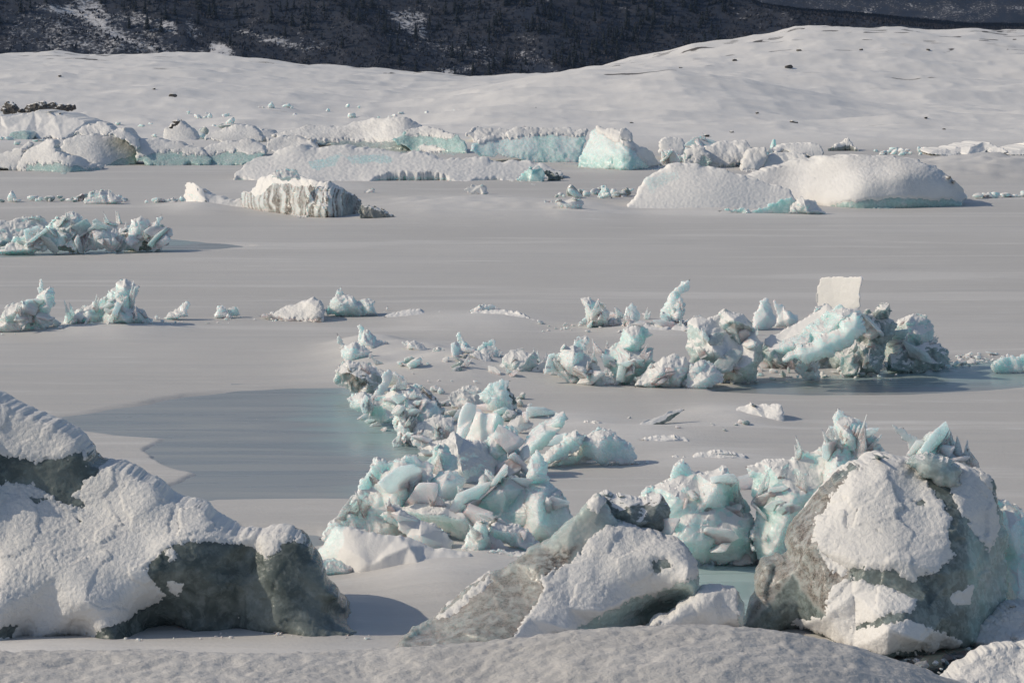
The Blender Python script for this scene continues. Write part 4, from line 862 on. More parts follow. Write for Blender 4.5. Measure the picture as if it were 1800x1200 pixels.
# ---- right centre jumble
I('big round pitted ice boulder with a dirty snow cap', "1205,612 1208,580 1212,564 1224,555 1250,558 1270,545 1302,552 1328,578 1343,600 1340,632 1326,662 1290,672 1240,668 1214,650", base=674, aqua=.35, dark=.35, snow=.4, nf=12, name='ice_boulder', cat='ice boulder', paint=[('dirt',.6,"1275,565 1320,570 1335,600 1300,590",8),('dark',.7,"1285,600 1310,610 1300,640 1280,620",10)])
I('scoop shaped ice piece at the foot of the pitted boulder', "1203,668 1212,645 1235,632 1255,640 1264,652 1276,656 1270,672 1240,682 1208,678", base=684, aqua=.3, snow=.5, name='ice_block', cat='ice block')
I('white cone of ice just right of the pitted boulder', "1320,580 1324,550 1336,528 1346,523 1356,540 1364,565 1345,582", aqua=.05, chip=.01, dirt=.08, snow=.9)
I('white three cornered slab beside the white cone', "1361,575 1362,526 1376,536 1396,552 1404,562 1382,576", aqua=.02, chip=.01, thick=10, snow=.9)
I('broad snow topped slab ramping up to the big white plate', "1335,612,20 1345,595,40 1395,572,60 1430,550,80 1455,533,90 1480,545,60 1450,560,40 1400,590,15 1365,612,5", perch=672, aqua=.1, chip=.005, disp=.01, snow=.5, name='ice_slab', cat='ice slab')
I('big square white plate standing upright, highest of the jumble', "1438,552,105 1437,503,106 1441,491,103 1447,487,98 1462,488,84 1480,486,64 1499,487,42 1515,484,20 1516,497,19 1513,522,22 1512,540,24 1500,556,36 1470,556,72", perch=664, crack=.006, aqua=0, chip=0, disp=.003, snow=None, thick=10, nf=0, rough=.11, name='ice_slab', cat='ice slab', bulge=.004, warp=.005, paint=[('snow',1,"1430,480 1512,480 1512,540 1430,560",3),('aqua',.5,"1505,520 1520,500 1516,550 1500,556",3)])
I('pale green underside slab below the big white plate', "1345,618,10 1375,600,30 1420,572,55 1455,545,70 1480,535,72 1512,545,60 1512,565,40 1480,590,20 1430,612,5 1390,622,0", perch=678, aqua=.6, chip=.02, nf=6, snow=.9, name='ice_slab', cat='ice slab')
I('thick rounded blue slab curving up to the right in the jumble', "1372,632 1400,612 1440,592 1470,580 1490,558 1512,550 1520,565 1516,590 1492,610 1462,628 1420,640", perch=684, aqua=.55, chip=.01, disp=.02, sharp=.4, bulge=.3, snow=.85, name='ice_slab', cat='ice slab')
I('shaded rough ice wall under the slabs of the jumble', "1335,640 1345,600 1380,592 1420,580 1455,562 1490,560 1512,590 1512,620 1500,645 1490,662 1462,650 1440,660 1400,655 1360,662 1340,660", perch=646, aqua=.4, dark=.5, nf=9, chip=.08, name='ice_block', cat='ice block')  # dark tone paints in the shade beneath the slabs
I('shaded white ice heap right of the big plate, with a small plate on top', "1500,640 1505,600 1512,560 1522,545 1534,548 1548,535 1564,533 1563,560 1578,570 1574,588 1560,602 1556,625 1545,652 1520,655", base=658, aqua=.3, dark=.6, nf=10, chip=.1, name='ice_block', cat='ice block')  # darkened ice colour stands for the shade of the slab beside it
I('lumpy pale blue ice with yellowish snow, right part of the jumble', "1552,600 1570,578 1580,562 1606,551 1630,560 1641,578 1640,600 1628,622 1590,625 1560,618", base=648, aqua=.45, dark=.3, nf=10, chip=.1, snow=.5, name='ice_block', cat='ice block', paint=[('dirt',.2,"1575,585 1600,580 1605,595 1580,600",5)])  # dark is shade painted into the ice, as on the neighbouring heap
I('dark shaded ice tail at the right end of the jumble', "1560,650 1565,622 1600,612 1635,598 1655,605 1668,620 1672,642 1640,648 1600,652", base=653, aqua=.5, dark=.6, nf=9, chip=.1, name='ice_block', cat='ice block')  # dark colours the ice to imitate the shadow at the back
I('pillar of shaded ice in the cave of the jumble', "1478,655 1482,625 1500,618 1512,640 1504,658", base=660, aqua=.3, dark=.4, name='ice_pillar', cat='ice pillar')  # dark tints the pillar with the shade of the cave
I('knobbly white ice figure at the foot of the green slab', "1398,655 1405,635 1416,628 1422,613 1430,616 1430,632 1442,645 1440,660 1418,664", base=668, aqua=.15, snow=.6, chip=.1)
I('long low aqua ice slab at the right edge', "1741,646 1748,634 1765,626 1800,622 1860,620 1860,650 1800,653 1745,651", aqua=.6, chip=.02, snow=.9, name='ice_slab', cat='ice slab', base=654)
chunks('shaded ice lump along the waterline of the jumble', 'waterline rubble of the jumble', "1330,664 1690,640", 20, (14, 32), 'grey,ice', seed=13, heap=.2)
chunks('flat ice scrap right of the jumble', 'flat scraps right of the jumble', "1670,640 1740,636 1770,622 1690,618", 22, (8, 22), 'white,ice', seed=14, flat=.35)
chunks('white crumb frozen into the pond before the jumble', 'crumbs on the right pond', "1390,668 1600,668 1600,655 1400,655", 9, (6, 14), 'white', seed=15)
chunks('white block frozen into the pond before the jumble', 'blocks on the right pond', "1440,660 1520,655", 3, (20, 28), 'white', seed=16, flat=.6)

chunks('crumb', None, "590,690 700,650 860,660 930,720 900,800 860,830 780,830 700,760", 90, (5, 14), 'white,ice,teal,dirty', seed=71, heap=.8, stuff=True)
chunks('crumb', None, "560,950 620,890 720,880 980,930 1000,950 800,975 640,950", 80, (5, 15), 'white,ice,teal', seed=72, heap=.6, stuff=True)
chunks('crumb', None, "800,640 1000,660 1240,685 1240,670 1000,650 830,632", 60, (4, 12), 'white,ice,dirty', seed=73, heap=.5, stuff=True)
chunks('crumb', None, "1240,680 1700,645 1780,625 1700,618 1640,640 1300,655", 80, (5, 14), 'white,ice,grey', seed=74, heap=.3, stuff=True)
chunks('crumb', None, "1130,990 1390,995 1390,965 1150,965", 60, (6, 16), 'white,ice,teal', seed=75, heap=.6, stuff=True)
chunks('crumb', None, "0,445 300,440 300,425 0,415", 60, (4, 12), 'white,ice,grey', seed=76, heap=.6, stuff=True)
chunks('crumb', None, "0,590 280,575 680,556 680,550 280,560 0,570", 60, (3, 9), 'white,ice,dirty', seed=77, heap=.3, stuff=True)
chunks('crumb', None, "950,585 1220,592 1220,572 950,568", 40, (4, 10), 'white,ice,dirty', seed=78, heap=.3, stuff=True)
chunks('crumb', None, "1540,1175 1600,1150 1800,1110 1800,1150 1640,1190", 30, (6, 18), 'white,grey', seed=79, heap=.2, stuff=True)
chunks('crumb', None, "150,1140 420,1112 660,1120 640,1130 400,1128 160,1150", 26, (4, 12), 'white', seed=80, heap=.1, stuff=True)

# ---- left and right of the middle distance
I('leaning ice tower with a thin clear spike, far left of the middle row', "35,580 45,560 58,545 65,520 68,492 72,490 77,510 88,503 96,515 95,540 86,550 93,565 80,578", base=582, aqua=.25, dark=.1, nf=5)
I('dirty white ice heap at the left edge under the leaning tower', "-20,582 0,560 8,540 30,532 50,532 60,548 56,568 35,582", base=584, aqua=.1, dirt=.25, snow=.5, nf=5, name='ice_block', cat='ice block')
I('peaked teal ice block with an overhanging snowy top, left middle row', "105,568 130,548 160,535 188,518 205,496 220,489 236,500 246,504 238,524 228,540 250,543 266,560 269,569 230,574 170,572 130,574", base=575, aqua=.5, nf=12, name='ice_block', cat='ice block', paint=[('snow',.8,"200,495 220,488 238,500 225,510",3)])
I('small ice heap with a white square tip, right of the peaked block', "282,560 300,547 315,540 320,533 333,532 331,556 300,563", base=563, aqua=.12, name='ice_block', cat='ice block')
I('small pointed white ice lump in the gap of the left middle row', "377,556 381,541 390,536 401,549 396,559", base=559, aqua=.08)
I('small blue ice lump beside the pointed white one', "400,556 402,541 414,539 422,553", base=558, aqua=.5, dark=.2, name='ice_block', cat='ice block')
form('iceberg','iceberg','low pinkish white berg with dirt along its lower edge, left of centre', "455,556,20 475,550,40 500,541,60 530,531,70 552,524,60 562,532,40 571,550,20 567,567,0,1 540,568,0,1 500,564,0,1 478,562,0,1", dark=0, aqua=.05, dirt=.1, snow=None, thick=60, bulge=.1, disp=.03, paint=[('dirt',.8,"455,558 480,555 500,562 540,566 565,560 565,575 460,570",3)], cover=9, coverpaint=[('+',"470,548 500,540 552,520 566,535 568,556 535,563 490,556",3)])
I('ragged grey blue ice heap behind the pinkish berg', "576,552 580,530 590,518 600,504 610,518 622,520 628,530 640,524 660,530 666,548 640,553 600,555", base=556, aqua=.3, dark=.2, nf=8, chip=.1, name='ice_block', cat='ice block')
I('tiny grey ice tooth right of the ragged heap', "674,547 682,538 691,545", base=548, aqua=.2, dark=.3)
I('wedge of pale ice lying on the long crusted drift', "818,553 835,541 850,534 866,535 880,542 872,553 845,556", base=556, aqua=.25)
form('snow_drift','snow drift','long crusted snow drift under the pale wedge of ice', "810,553,30 850,545,60 890,546,60 925,556,40 948,570,0,1 900,572,0,1 850,562,0,1", D=94.0, aqua=0, snow=-1, disp=.04, chip=0, thick=60, ripple=1)
form('snow_drift','snow drift','low crusted drift left of the pale wedge of ice', "660,556,10 720,545,50 770,549,50 800,556,20 790,563,0,1 720,560,0,1", D=94.5, aqua=0, snow=-1, disp=.03, chip=0, thick=60, ripple=.8)
form('snow_drift','snow drift','snow drift with a dirty step under the glassy splinters', "1085,585,10 1120,570,60 1180,566,70 1225,575,30 1210,590,0,1 1160,594,0,1", D=90.5, aqua=0, snow=-1, disp=.03, chip=0, thick=60)
chunks('ice crumb between the bergs of the left middle row', 'crumbs in the left middle row', "0,582 300,566 660,555 660,550 300,560 0,572", 16, (8, 20), 'white,ice,dirty', seed=21, heap=.3)
# ---- slab and drifts right of the ridge
I('dark undersided ice slab tipped up out of the snow, right of the ridge', "1090,750,0 1125,745,15 1160,731,35 1195,718,55 1204,720,55 1180,738,30 1150,756,0 1140,754,0 1110,755,0", D=68, aqua=.2, dark=.2, paint=[('snow',0,"1128,752 1165,737 1206,721 1182,742 1150,760 1136,758",2),('dark',1,"1128,750 1165,735 1206,720 1182,742 1150,760 1136,758",2)], chip=0, thick=14, name='ice_slab', cat='ice slab', snow=.3, rough=.08)
form('snow_mound','snow mound','small snow mound with a squared right end casting a shadow, right of the ridge', "1280,725,20 1300,716,40 1340,712,40 1374,711,30 1379,725,15 1377,743,0,1 1340,745,0,1 1310,738,0,1", thick=40, aqua=.1, snow=-.2, disp=.05, chip=.03, D=69.0)
form('snow_mound','snow mound','low crusty snow ridge right of the tipped slab', "1120,772,10 1160,767,30 1205,770,20 1215,780,0,1 1160,783,0,1", thick=40, D=64.8, aqua=.05, dirt=.06, snow=-.2, disp=.08, chip=.04)
form('snow_mound','snow mound','thin crusty snow edge behind the large teal wall', "1180,803,10 1240,797,20 1310,800,10 1320,808,0,1 1240,811,0,1", thick=40, D=62.4, aqua=.05, dirt=.06, snow=-.2, disp=.08, chip=.04)
form('snow_mound','snow mound','crusty snow edge running left from the tipped slab', "960,730,10 1000,742,10 1060,744,20 1110,748,10 1110,758,0,1 1050,756,0,1 990,748,0,1", thick=30, D=67.5, aqua=.05, dirt=.06, snow=-.2, disp=.08, chip=.04)
chunks('snow crumb on the open snow right of the ridge', 'crumbs on the open snow', "1050,722 1200,770 1400,745 1380,735 1200,757", 8, (7, 18), 'white,grey', seed=22)
# ---- left pile standing in its own meltwater
G5='pieces of the left ice pile'
I('broad teal ice bank at the front of the left pile', "-20,440 20,425 45,412 70,405 95,402 120,410 140,430 135,441 60,446 0,445", base=446, aqua=.6, nf=10, name='ice_block', cat='ice block', group=G5)
I('jagged pale peak at the crown of the left pile', "62,415 85,395 105,382 122,371 140,378 152,398 145,420 100,425", base=444, aqua=.35, nf=7, group=G5)
I('white rubble block in the middle of the left pile', "128,428 150,402 175,390 208,398 216,428 195,438 150,438", base=444, aqua=.1, dirt=.1, nf=8, group=G5, name='ice_block', cat='ice block')
I('smooth pale blue lump at the front of the left pile', "190,437 198,420 208,411 219,414 220,432 212,440", base=443, aqua=.5, chip=.01, group=G5, sharp=.4)
I('snow capped ice point at the top right of the left pile', "218,402 230,386 248,379 260,384 264,398 245,406", base=442, aqua=.1, group=G5)
I('thin spike of ice at the right end of the left pile', "258,402 275,388 284,376 286,382 280,398 285,410 268,412", base=442, aqua=.15, group=G5)
I('dark flat topped block with a snowy brim at the right end of the left pile', "208,408 235,399 262,398 288,398 299,416 296,430 255,437 218,436", base=440, aqua=.35, dark=.55, nf=9, snow=.5, name='ice_block', cat='ice block', group=G5, chip=.1)
I('long ice beam lying across the left pile', "133,414 150,402 168,390 174,393 160,405 142,417", base=444, aqua=.05, chip=0, thick=6, name='ice_beam', cat='ice beam', group=G5)
I('low snowy shelf behind the left pile', "-20,405 0,385 40,380 80,388 100,395 60,412 0,415", base=430, aqua=.15, snow=.3, nf=8, name='ice_block', cat='ice block', group=G5)
chunks('broken ice lump in the left pile', 'rubble of the left pile', "0,440 290,432 260,415 120,410 0,418", 34, (12, 30), 'ice,white,grey,dirty', seed=23, heap=.9)
# ---- the row with the fluted berg
form('iceberg','iceberg','fluted dirty white berg with vertical brown streaks and a dark right end, middle distance', "424,345,30 428,335,40 442,336,45 452,318,70 462,309,80 478,306,85 492,301,90 515,304,85 540,314,70 560,320,60 580,318,55 604,334,40 622,342,35 634,352,30 635,378,5,1 626,387,0,1 600,387,0,1 570,385,0,1 545,381,0,1 505,377,0,1 470,372,0,1 440,368,0,1 426,365,0,1",
 D=153, flute=.08, dirt=.55, aqua=0, snow=.8, thick=90, disp=.03, chip=.02, paint=[('dark',.85,"604,335 640,345 640,395 600,395",6),('aqua',.7,"604,335 640,345 640,395 600,395",6),('snow',1,"440,335 460,308 500,300 600,325 600,332 480,322 450,345",5)], res=1.3)  # dark and aqua on the right end put its shaded side into the colour
I('dark dirty tail of ice at the right foot of the fluted berg', "634,385 634,358 655,362 680,371 694,381 672,385", base=386, aqua=.1, dark=.95, dirt=.3, snow=.75, name='ice_block', cat='ice block')
I('crusty lump on top of the fluted berg', "478,312 482,302 500,298 524,303 528,316 500,318", D=155.5, aqua=.2, dirt=.15, snow=.5, name='ice_block', cat='ice block')
I('steep white fin of ice with dirty lower edge, left of the fluted berg', "319,361,20 325,338,40 331,319,60 342,322,50 358,332,40 366,345,25 380,356,15 376,368,0 350,365,5", D=163, aqua=.05, snow=.2, chip=.01, pts="345,335,25 362,350,5", paint=[('dark',.9,"345,325 362,340 372,352 384,368 368,368 358,345",3)])
form('snow_mound','snow mound','snow slope leaning against the back of the white fin', "345,330,60 380,345,50 425,350,40 430,366,0,1 378,368,0,1", D=166, thick=90, aqua=0, snow=-1, disp=.02, chip=0)
I('white block of the rubble line on the left', "148,357 155,342 168,335 190,334 210,345 216,354 190,359", base=359, aqua=.08, snow=.5, name='ice_block', cat='ice block')
chunks('crumb in the rubble line at the left', 'left rubble line', "0,356 230,356 220,350 0,352", 42, (9, 24), 'white,ice,grey', seed=24, stuff=True, heap=.6)
chunks('crumb of the rubble left of the white fin', 'rubble by the white fin', "255,358 320,357", 14, (8, 20), 'white,ice', seed=25, heap=.4)
form('snow_mound','snow mound','long low snow covered berg with soft terraces, behind the fluted berg', "405,318,0,1 425,296,60 450,278,110 485,267,150 560,261,170 650,262,170 730,267,160 830,278,130 920,284,100 970,296,60 990,306,30 975,315,0,1 915,321,0,1 800,319,0,1 650,319,0,1 500,320,0,1", D=192, thick=220, aqua=.5, snow=-.4, bulge=.02, disp=.006, chip=0, res=2.4, ripple=.08, nf=0, sharp=.5, paint=[('snow',.1,"540,285 580,275 600,272 590,290 550,300",6),('snow',.25,"600,272 680,270 700,285 620,290",8)])
I('teal ice tooth with a dark tail, in front of the long low berg', "905,316,10 922,300,30 945,290,40 953,296,30 954,320,0 930,323,0", D=190, aqua=1.1, chip=.01, snow=.97)
I('dark snow flecked tail behind the teal tooth', "952,298 970,302 990,310 994,315 962,318", base=318, aqua=.2, dark=.9, snow=.8, name='ice_block', cat='ice block')
I('snowy block with a shaded right end on the low middle swell', "955,352 975,355 1000,350 1022,352 1024,362 1017,377 1000,378 985,365", base=378, aqua=.1, snow=.2, name='ice_block', cat='ice block')
I('snow nub with a dark right edge on the low middle swell', "815,332 838,325 855,328 859,340 846,343 825,340", base=344, aqua=.05, snow=-.2, name='ice_block', cat='ice block', chip=0)
I('tiny snowy lump left on the low middle swell', "640,340 648,333 660,332 660,340", base=341, aqua=.05, snow=.2)
chunks('crumb of the rubble between the two low swells', 'rubble between the swells', "960,352 1100,350 1110,338 1000,342", 30, (10, 26), 'ice,white,dirty', seed=26, heap=.5)
I('small teal square topped block in the rubble between the swells', "1054,348 1056,330 1066,325 1072,335 1076,347", base=350, aqua=.5)
form('snow_mound','snow mound','smooth snow dome left of the large humped berg', "1080,371,0,1 1110,358,30 1125,330,80 1140,312,110 1165,298,140 1200,289,150 1240,294,140 1290,305,110 1340,318,90 1390,335,60 1400,352,30 1390,370,0,1 1330,373,0,1 1270,371,0,1 1170,373,0,1", D=162, thick=200, bulge=.03, aqua=.2, snow=-.4, disp=.004, chip=0, res=2.2, sharp=.2, pts="1140,345,30 1200,310,80 1250,320,60 1300,345,30 1200,350,20", paint=[('dark',.25,"1140,320 1170,300 1200,315 1150,340",8),('snow',.45,"1125,315 1190,292 1200,315 1140,345",8)])
form('iceberg','iceberg','large smooth humped berg with a teal undercut along the ice, right of centre', "1290,322,90 1340,305,120 1380,294,150 1420,284,170 1460,278,180 1520,276,180 1570,276,170 1610,282,150 1645,294,120 1672,316,90 1692,338,60 1697,350,40 1690,362,8,1 1640,365,3,1 1560,369,0,1 1500,367,0,1 1460,366,0,1 1430,358,20 1380,352,30 1330,345,40",
 D=163.5, pts="1440,352,10 1480,338,14 1520,320,20 1560,308,26 1600,298,32 1640,300,30 1670,318,20 1400,325,80 1460,310,100 1500,295,120 1560,288,130 1600,284,130 1560,345,4 1640,350,0 1500,354,2 1580,356,-8 1680,350,8", thick=260, bulge=.02, aqua=.95, dark=.35, low_aqua=.2, snow=None, disp=.005, chip=0, res=2.2, sharp=.85, cover=9, coverpaint=[('+',"1270,340 1340,270 1500,265 1700,270 1710,342 1690,351 1640,350 1560,348 1500,352 1440,362 1360,360 1300,350",2)], ripple=.2)
I('flat teal ice toe under the smooth snow dome', "1262,371 1310,366 1350,358 1375,348 1392,346 1399,352 1388,374 1350,377 1300,376", base=378, aqua=.9, chip=.01, snow=.8, name='ice_ledge', cat='ice ledge')
I('rough snow dusted lump between the dome and the humped berg', "1386,376 1394,356 1410,345 1428,352 1440,364 1456,375 1420,378", base=378, aqua=.4, snow=.25, dark=.2, name='ice_block', cat='ice block')
chunks('crumb in the rubble line at the right edge', 'right rubble line', "1695,350 1820,344", 16, (10, 26), 'ice,white', seed=27, stuff=True, heap=.3)
# ---- the back row of bergs along the far side of the lake
def BB(label, o, **k):
    d = dict(snow=None, dark=.42, aqua=.85, disp=.012, chip=.006, bulge=.12, thick=110, cover=.1, crack=.015, nf=3, facet=.25, sharp=.5); d.update(k)  # dark also paints shade onto the overhanging teal undersides
    return form('iceberg', 'iceberg', label, o, **d)
BB('rounded berg at the far left edge with a pale teal base', "-30,305,0 0,296,10 25,300,0 40,285,20 38,262,60 10,268,70 -30,275,60", D=205)
BB('tilted boat shaped snowy ice block, far left', "8,285,40 25,262,70 50,250,85 62,253,80 40,270,50 30,284,30", D=212, thick=40)
BB('snow hooded berg with a teal belly, leftmost of the big rounded ones', "28,300,0 30,285,30 55,262,70 85,246,90 96,252,80 98,270,50 118,277,50 140,282,40 175,292,20 178,299,0 120,303,0 70,304,0", D=203.5, coverpaint=[('-',"40,306 45,290 100,285 180,298 180,310 40,310",4)])
BB('wide rounded berg with a teal underside, second of the big rounded ones', "96,268,50 115,247,80 135,240,100 165,237,105 205,242,90 235,254,60 241,272,30 239,289,5 200,295,0 170,292,0 140,282,20", D=208, coverpaint=[('-',"165,296 205,282 241,268 245,300 170,300",4)], res=1.6)
BB('snowy ridge piece behind the wide rounded berg', "185,236,60 205,228,90 228,230,90 238,244,60 242,264,30 225,250,40", D=225)
BB('broad berg with a straight teal wall along the lake, third of the big rounded ones', "236,258,60 248,245,90 275,244,100 315,250,90 355,262,60 372,280,20 370,291,0 300,294,0 262,291,0 241,284,20", D=210, coverpaint=[('-',"240,280 270,266 310,266 375,272 380,300 240,300",4)], res=1.6)
BB('berg with a dark teal wall below the double snow hump', "352,272,60 372,255,90 400,248,100 440,246,100 462,258,70 469,270,30 445,284,5 425,291,0 358,293,0", D=211, coverpaint=[('-',"350,296 355,272 400,264 440,270 470,266 470,300",4)], res=1.6)
BB('upright snowy dome with a dark stone on its shoulder', "286,250,20 288,234,50 300,220,70 318,214,70 336,228,50 347,246,20 340,256,0 305,256,0", D=245, cover=.0)
I('dark stone capping the upright snowy dome', "296,226 302,214 312,208 320,212 314,218 304,224", D=248, mat='rock', aqua=0, name='rock', cat='rock', group='stones on the ice')
BB('low berg with dark bands behind the double hump', "358,246,20 370,234,60 400,226,70 440,222,70 456,234,40 462,250,10 430,256,0 390,252,0", D=243, dark=.8, cover=.25)
BB('snow block behind the dark banded berg', "440,238,20 452,228,60 480,232,60 500,244,20 480,252,0", D=262)
form('snow_mound','snow mound','large shaded snow swell at the far left shore', "-40,246,0 0,202,150 60,197,180 110,200,170 150,214,110 190,236,20 110,244,0 40,244,0", D=285, thick=300, aqua=0, snow=-1, disp=.02, chip=0, bulge=.05)
BB('pale teal block in the shade of the far left swell', "14,243,10 20,233,30 36,230,35 52,236,20 50,246,0 28,247,0", D=262, cover=9, chip=.03)
BB('shattered snowy blocks between the far left swell and the rounded bergs', "130,236,20 150,222,60 175,214,70 190,222,50 200,236,10 160,242,0", D=262, crack=.12)
BB('brownish crusted berg right of the dark teal wall', "466,266,0 472,250,40 492,240,70 520,240,70 556,250,40 558,262,5 505,268,0", D=240, aqua=.3, dark=.3, dirt=.5, cover=.55, crack=.1)
BB('long snow backed berg with a dirty step along its foot', "470,240,80 520,230,110 560,224,130 620,217,150 650,212,150 685,207,150 720,211,130 742,226,90 730,245,40 740,262,5 780,270,0 720,267,0 650,262,0 600,260,0 555,254,10 500,246,40", D=234, dirt=.12, dark=.6, aqua=.4, cover=9, crack=.06, res=1.7, coverpaint=[('+',"460,250 520,220 640,205 730,200 760,235 735,236 690,248 640,246 560,246 520,244",3)], thick=200)
BB('sunlit teal berg with a dark face, right end of the long snow backed one', "688,246,30 715,230,60 742,224,80 775,228,80 806,238,60 820,254,30 824,270,0 790,273,0 740,266,0 715,258,10", D=233, aqua=1.0, dark=.35, cover=9, crack=.08, coverpaint=[('+',"715,222 745,220 800,236 790,244 745,236 715,238",3),('+',"740,255 780,262 760,270 735,262",3)])
BB('crumbled white ice heap between the long berg and the pale sloping berg', "818,240,30 840,224,60 880,226,60 925,222,60 905,240,30 880,252,10 840,256,0", D=250, aqua=.2, dark=.05, crack=.14, cover=.5)
BB('wide pale sloping berg with sparkling face, centre of the back row', "826,266,0 832,252,30 852,244,60 885,240,80 902,228,100 950,228,110 1000,226,110 1034,230,100 1030,250,60 1022,270,30 1014,292,0 960,286,0 900,278,0 850,274,0", D=214, aqua=.35, dark=0, cover=9, crack=.07, res=1.5, low_aqua=.6, lean=.4, coverpaint=[('+',"900,222 1036,224 1030,238 960,236 905,240 850,250 830,246",3)], paint=[('aqua',.75,"938,236 985,232 980,275 945,272",6),('aqua',.9,"1018,236 1036,232 1020,292 1008,292",4)])
BB('pale split berg with a snowy right back, right of the sparkling face', "1016,294,0 1026,262,40 1036,236,80 1050,224,100 1078,228,90 1108,244,70 1140,266,40 1168,292,5 1160,301,0 1110,300,0 1060,297,0", D=206, aqua=.25, dark=0, cover=9, crack=.1, res=1.5, low_aqua=.8, coverpaint=[('+',"1046,222 1080,226 1140,262 1172,292 1150,296 1110,262 1070,240",3)])
BB('round grey shadowed lump on the shoulder of the split berg', "1088,240,20 1092,226,40 1102,228,45 1112,240,30 1110,250,10", D=213, dark=.5, thick=40)
BB('square white block at the left of the tumbled cluster', "1158,270,10 1164,246,30 1180,242,40 1200,246,35 1204,262,10 1200,282,0 1172,280,0", D=220, aqua=.2, dark=0, crack=.03)
BB('teal broken lump next to the square white block', "1202,288,0 1206,266,30 1222,256,40 1240,262,30 1252,284,5 1236,296,0", D=213, cover=.6, crack=.1)
BB('snow topped jumble in the middle of the tumbled cluster', "1236,284,10 1240,258,50 1270,250,70 1310,248,70 1322,262,40 1316,284,10 1280,294,0 1250,294,0", D=212, crack=.12, aqua=.6)
BB('leaning white slab with a teal right face in the tumbled cluster', "1302,300,0 1306,285,15 1316,264,40 1344,260,40 1348,274,20 1332,304,0", D=205, aqua=.4, dark=.1, crack=.06)
BB('snowy blocks right of the leaning slab', "1338,300,0 1346,282,30 1366,270,50 1400,268,50 1428,282,20 1420,300,0", D=207, crack=.1)
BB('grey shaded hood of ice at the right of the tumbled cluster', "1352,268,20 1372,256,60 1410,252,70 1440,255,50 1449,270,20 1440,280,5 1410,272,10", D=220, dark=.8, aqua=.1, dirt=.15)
BB('small dark snow dusted pyramid peak right of the tumbled cluster', "1446,266,0 1470,254,20 1484,250,35 1492,242,45 1498,252,30 1514,267,0", D=232, dark=.7, dirt=.3, cover=.5, thick=60)
chunks('broken ice lump along the far shore behind the bergs', 'far shore rubble', "330,222 850,215 850,208 600,204 330,212", 60, (5, 15), 'white,white,ice', seed=31, stuff=True, heap=.4)
chunks('broken ice lump between the back row bergs', 'back row rubble', "0,262 220,240 460,250 460,228 200,222 0,240", 44, (10, 30), 'white,ice,teal,grey', seed=32, stuff=True, heap=.4)
chunks('broken ice lump in the tumbled cluster', 'tumbled cluster rubble', "1160,290 1420,296 1420,262 1180,258", 34, (12, 32), 'white,ice,teal', seed=33, heap=.4)
chunks('broken ice lump before the snow hills at the right', 'right far rubble', "1530,275 1640,272 1630,264 1530,266", 22, (8, 20), 'white,ice', seed=34, stuff=True, heap=.4)
form('snow_mound','snow mound','pointed snow mound on the far shore at the right', "1630,270,0 1660,262,60 1690,258,80 1728,250,90 1750,256,70 1775,268,0 1700,274,0", D=252, thick=200, aqua=0, snow=-1, disp=.03, chip=0)
form('snow_mound','snow mound','low snow mound at the far right edge of the far shore', "1765,272,0 1800,260,60 1860,256,70 1860,275,0", D=250, thick=200, aqua=0, snow=-1, disp=.03, chip=0)
# ---- dark outcrop at the left, stones on the snow hills
def RK(label, o, D, **k):
    return form('rock', 'rock', label, o, D=D, mat='rock', disp=.08, chip=.08, bulge=.2, crack=.15, snow=None, group='dark rocks of the left outcrop', **k)
RK('blackish rock at the left end of the dark outcrop', "0,194 8,182 22,178 34,190 30,200 5,200", 330)
RK('widest dark rock of the outcrop, partly snowed over', "30,196 48,184 70,178 95,178 118,184 112,193 80,199 45,201", 332)
RK('small brown rock at the right end of the dark outcrop', "108,192 120,182 132,184 134,192 120,196", 334)
def stone(px, py, r, lab, k):
    Y0 = 290.0
    for _ in range(60):                          # walk along the sight line of this stone until it meets the hill
        x, y, z = at(px, py, Y0)
        if gz(np.array([float(x)]), np.array([Y0]))[0] >= z: break
        Y0 += 6
    z = gz(np.array([float(x)]), np.array([Y0]))[0]; s = Y0 / F
    o = link('stone', STN[k % 3], None, lab, 'stone', 'stones on the snow hills'); o.location = (float(x), Y0, z + r * s * .15)
    o.scale = (r * s * .6, r * s * .6, r * s * .42); o.rotation_euler = (0, 0, k * 1.7)
STN = [chunk_mesh('stone', 900 + k, 3, 9, (1, .8, .7), .1, 'rock') for k in range(3)]
for k, (px, py, r, lab) in enumerate([(302,171,13,'dark stone alone on the left snowfield'),(1395,222,13,'largest dark stone on the snow slope right of centre'),(1240,241,10,'dark stone just above the tumbled ice cluster'),(105,141,6,'tiny stone on the snowfield at the far left'),
  (1285,237,7,'small stone right of the one above the tumbled cluster'),(1180,268,5,'tiny stone by the square white block'),(1332,202,6,'tiny stone up left of the largest dark stone'),(271,162,5,'small stone left of the lone dark one on the left snowfield'),(1628,219,6,'left one of two small stones at the right on the snow'),(1660,231,5,'right one of two small stones at the right on the snow'),
  (1387,122,13,'dark patch of bare rock on the bright right hill, upper end'),(1410,62,8,'bare rock on the left part of the right hill crest'),(1520,60,7,'bare rock in the middle of the right hill crest'),(1640,57,7,'bare rock on the right part of the right hill crest'),(1196,121,7,'bare rock on top of the middle snow ridge'),(1290,112,8,'brown rock on the flank of the right hill'),(1110,222,6,'tiny stone in the snow bay below the middle ridge'),(940,196,5,'tiny stone on the snow under the valley notch')]):
    stone(px, py, r, lab, k)

link('ice_rubble', mesh('ice_rubble', np.vstack(RUB[0]), np.vstack(RUB[1]), M['ice'], {a: np.concatenate(v) for a, v in RUB[3].items()}), None, 'small broken ice rubble strewn along the far shore and between the back bergs', 'ice rubble', None, 'stuff')
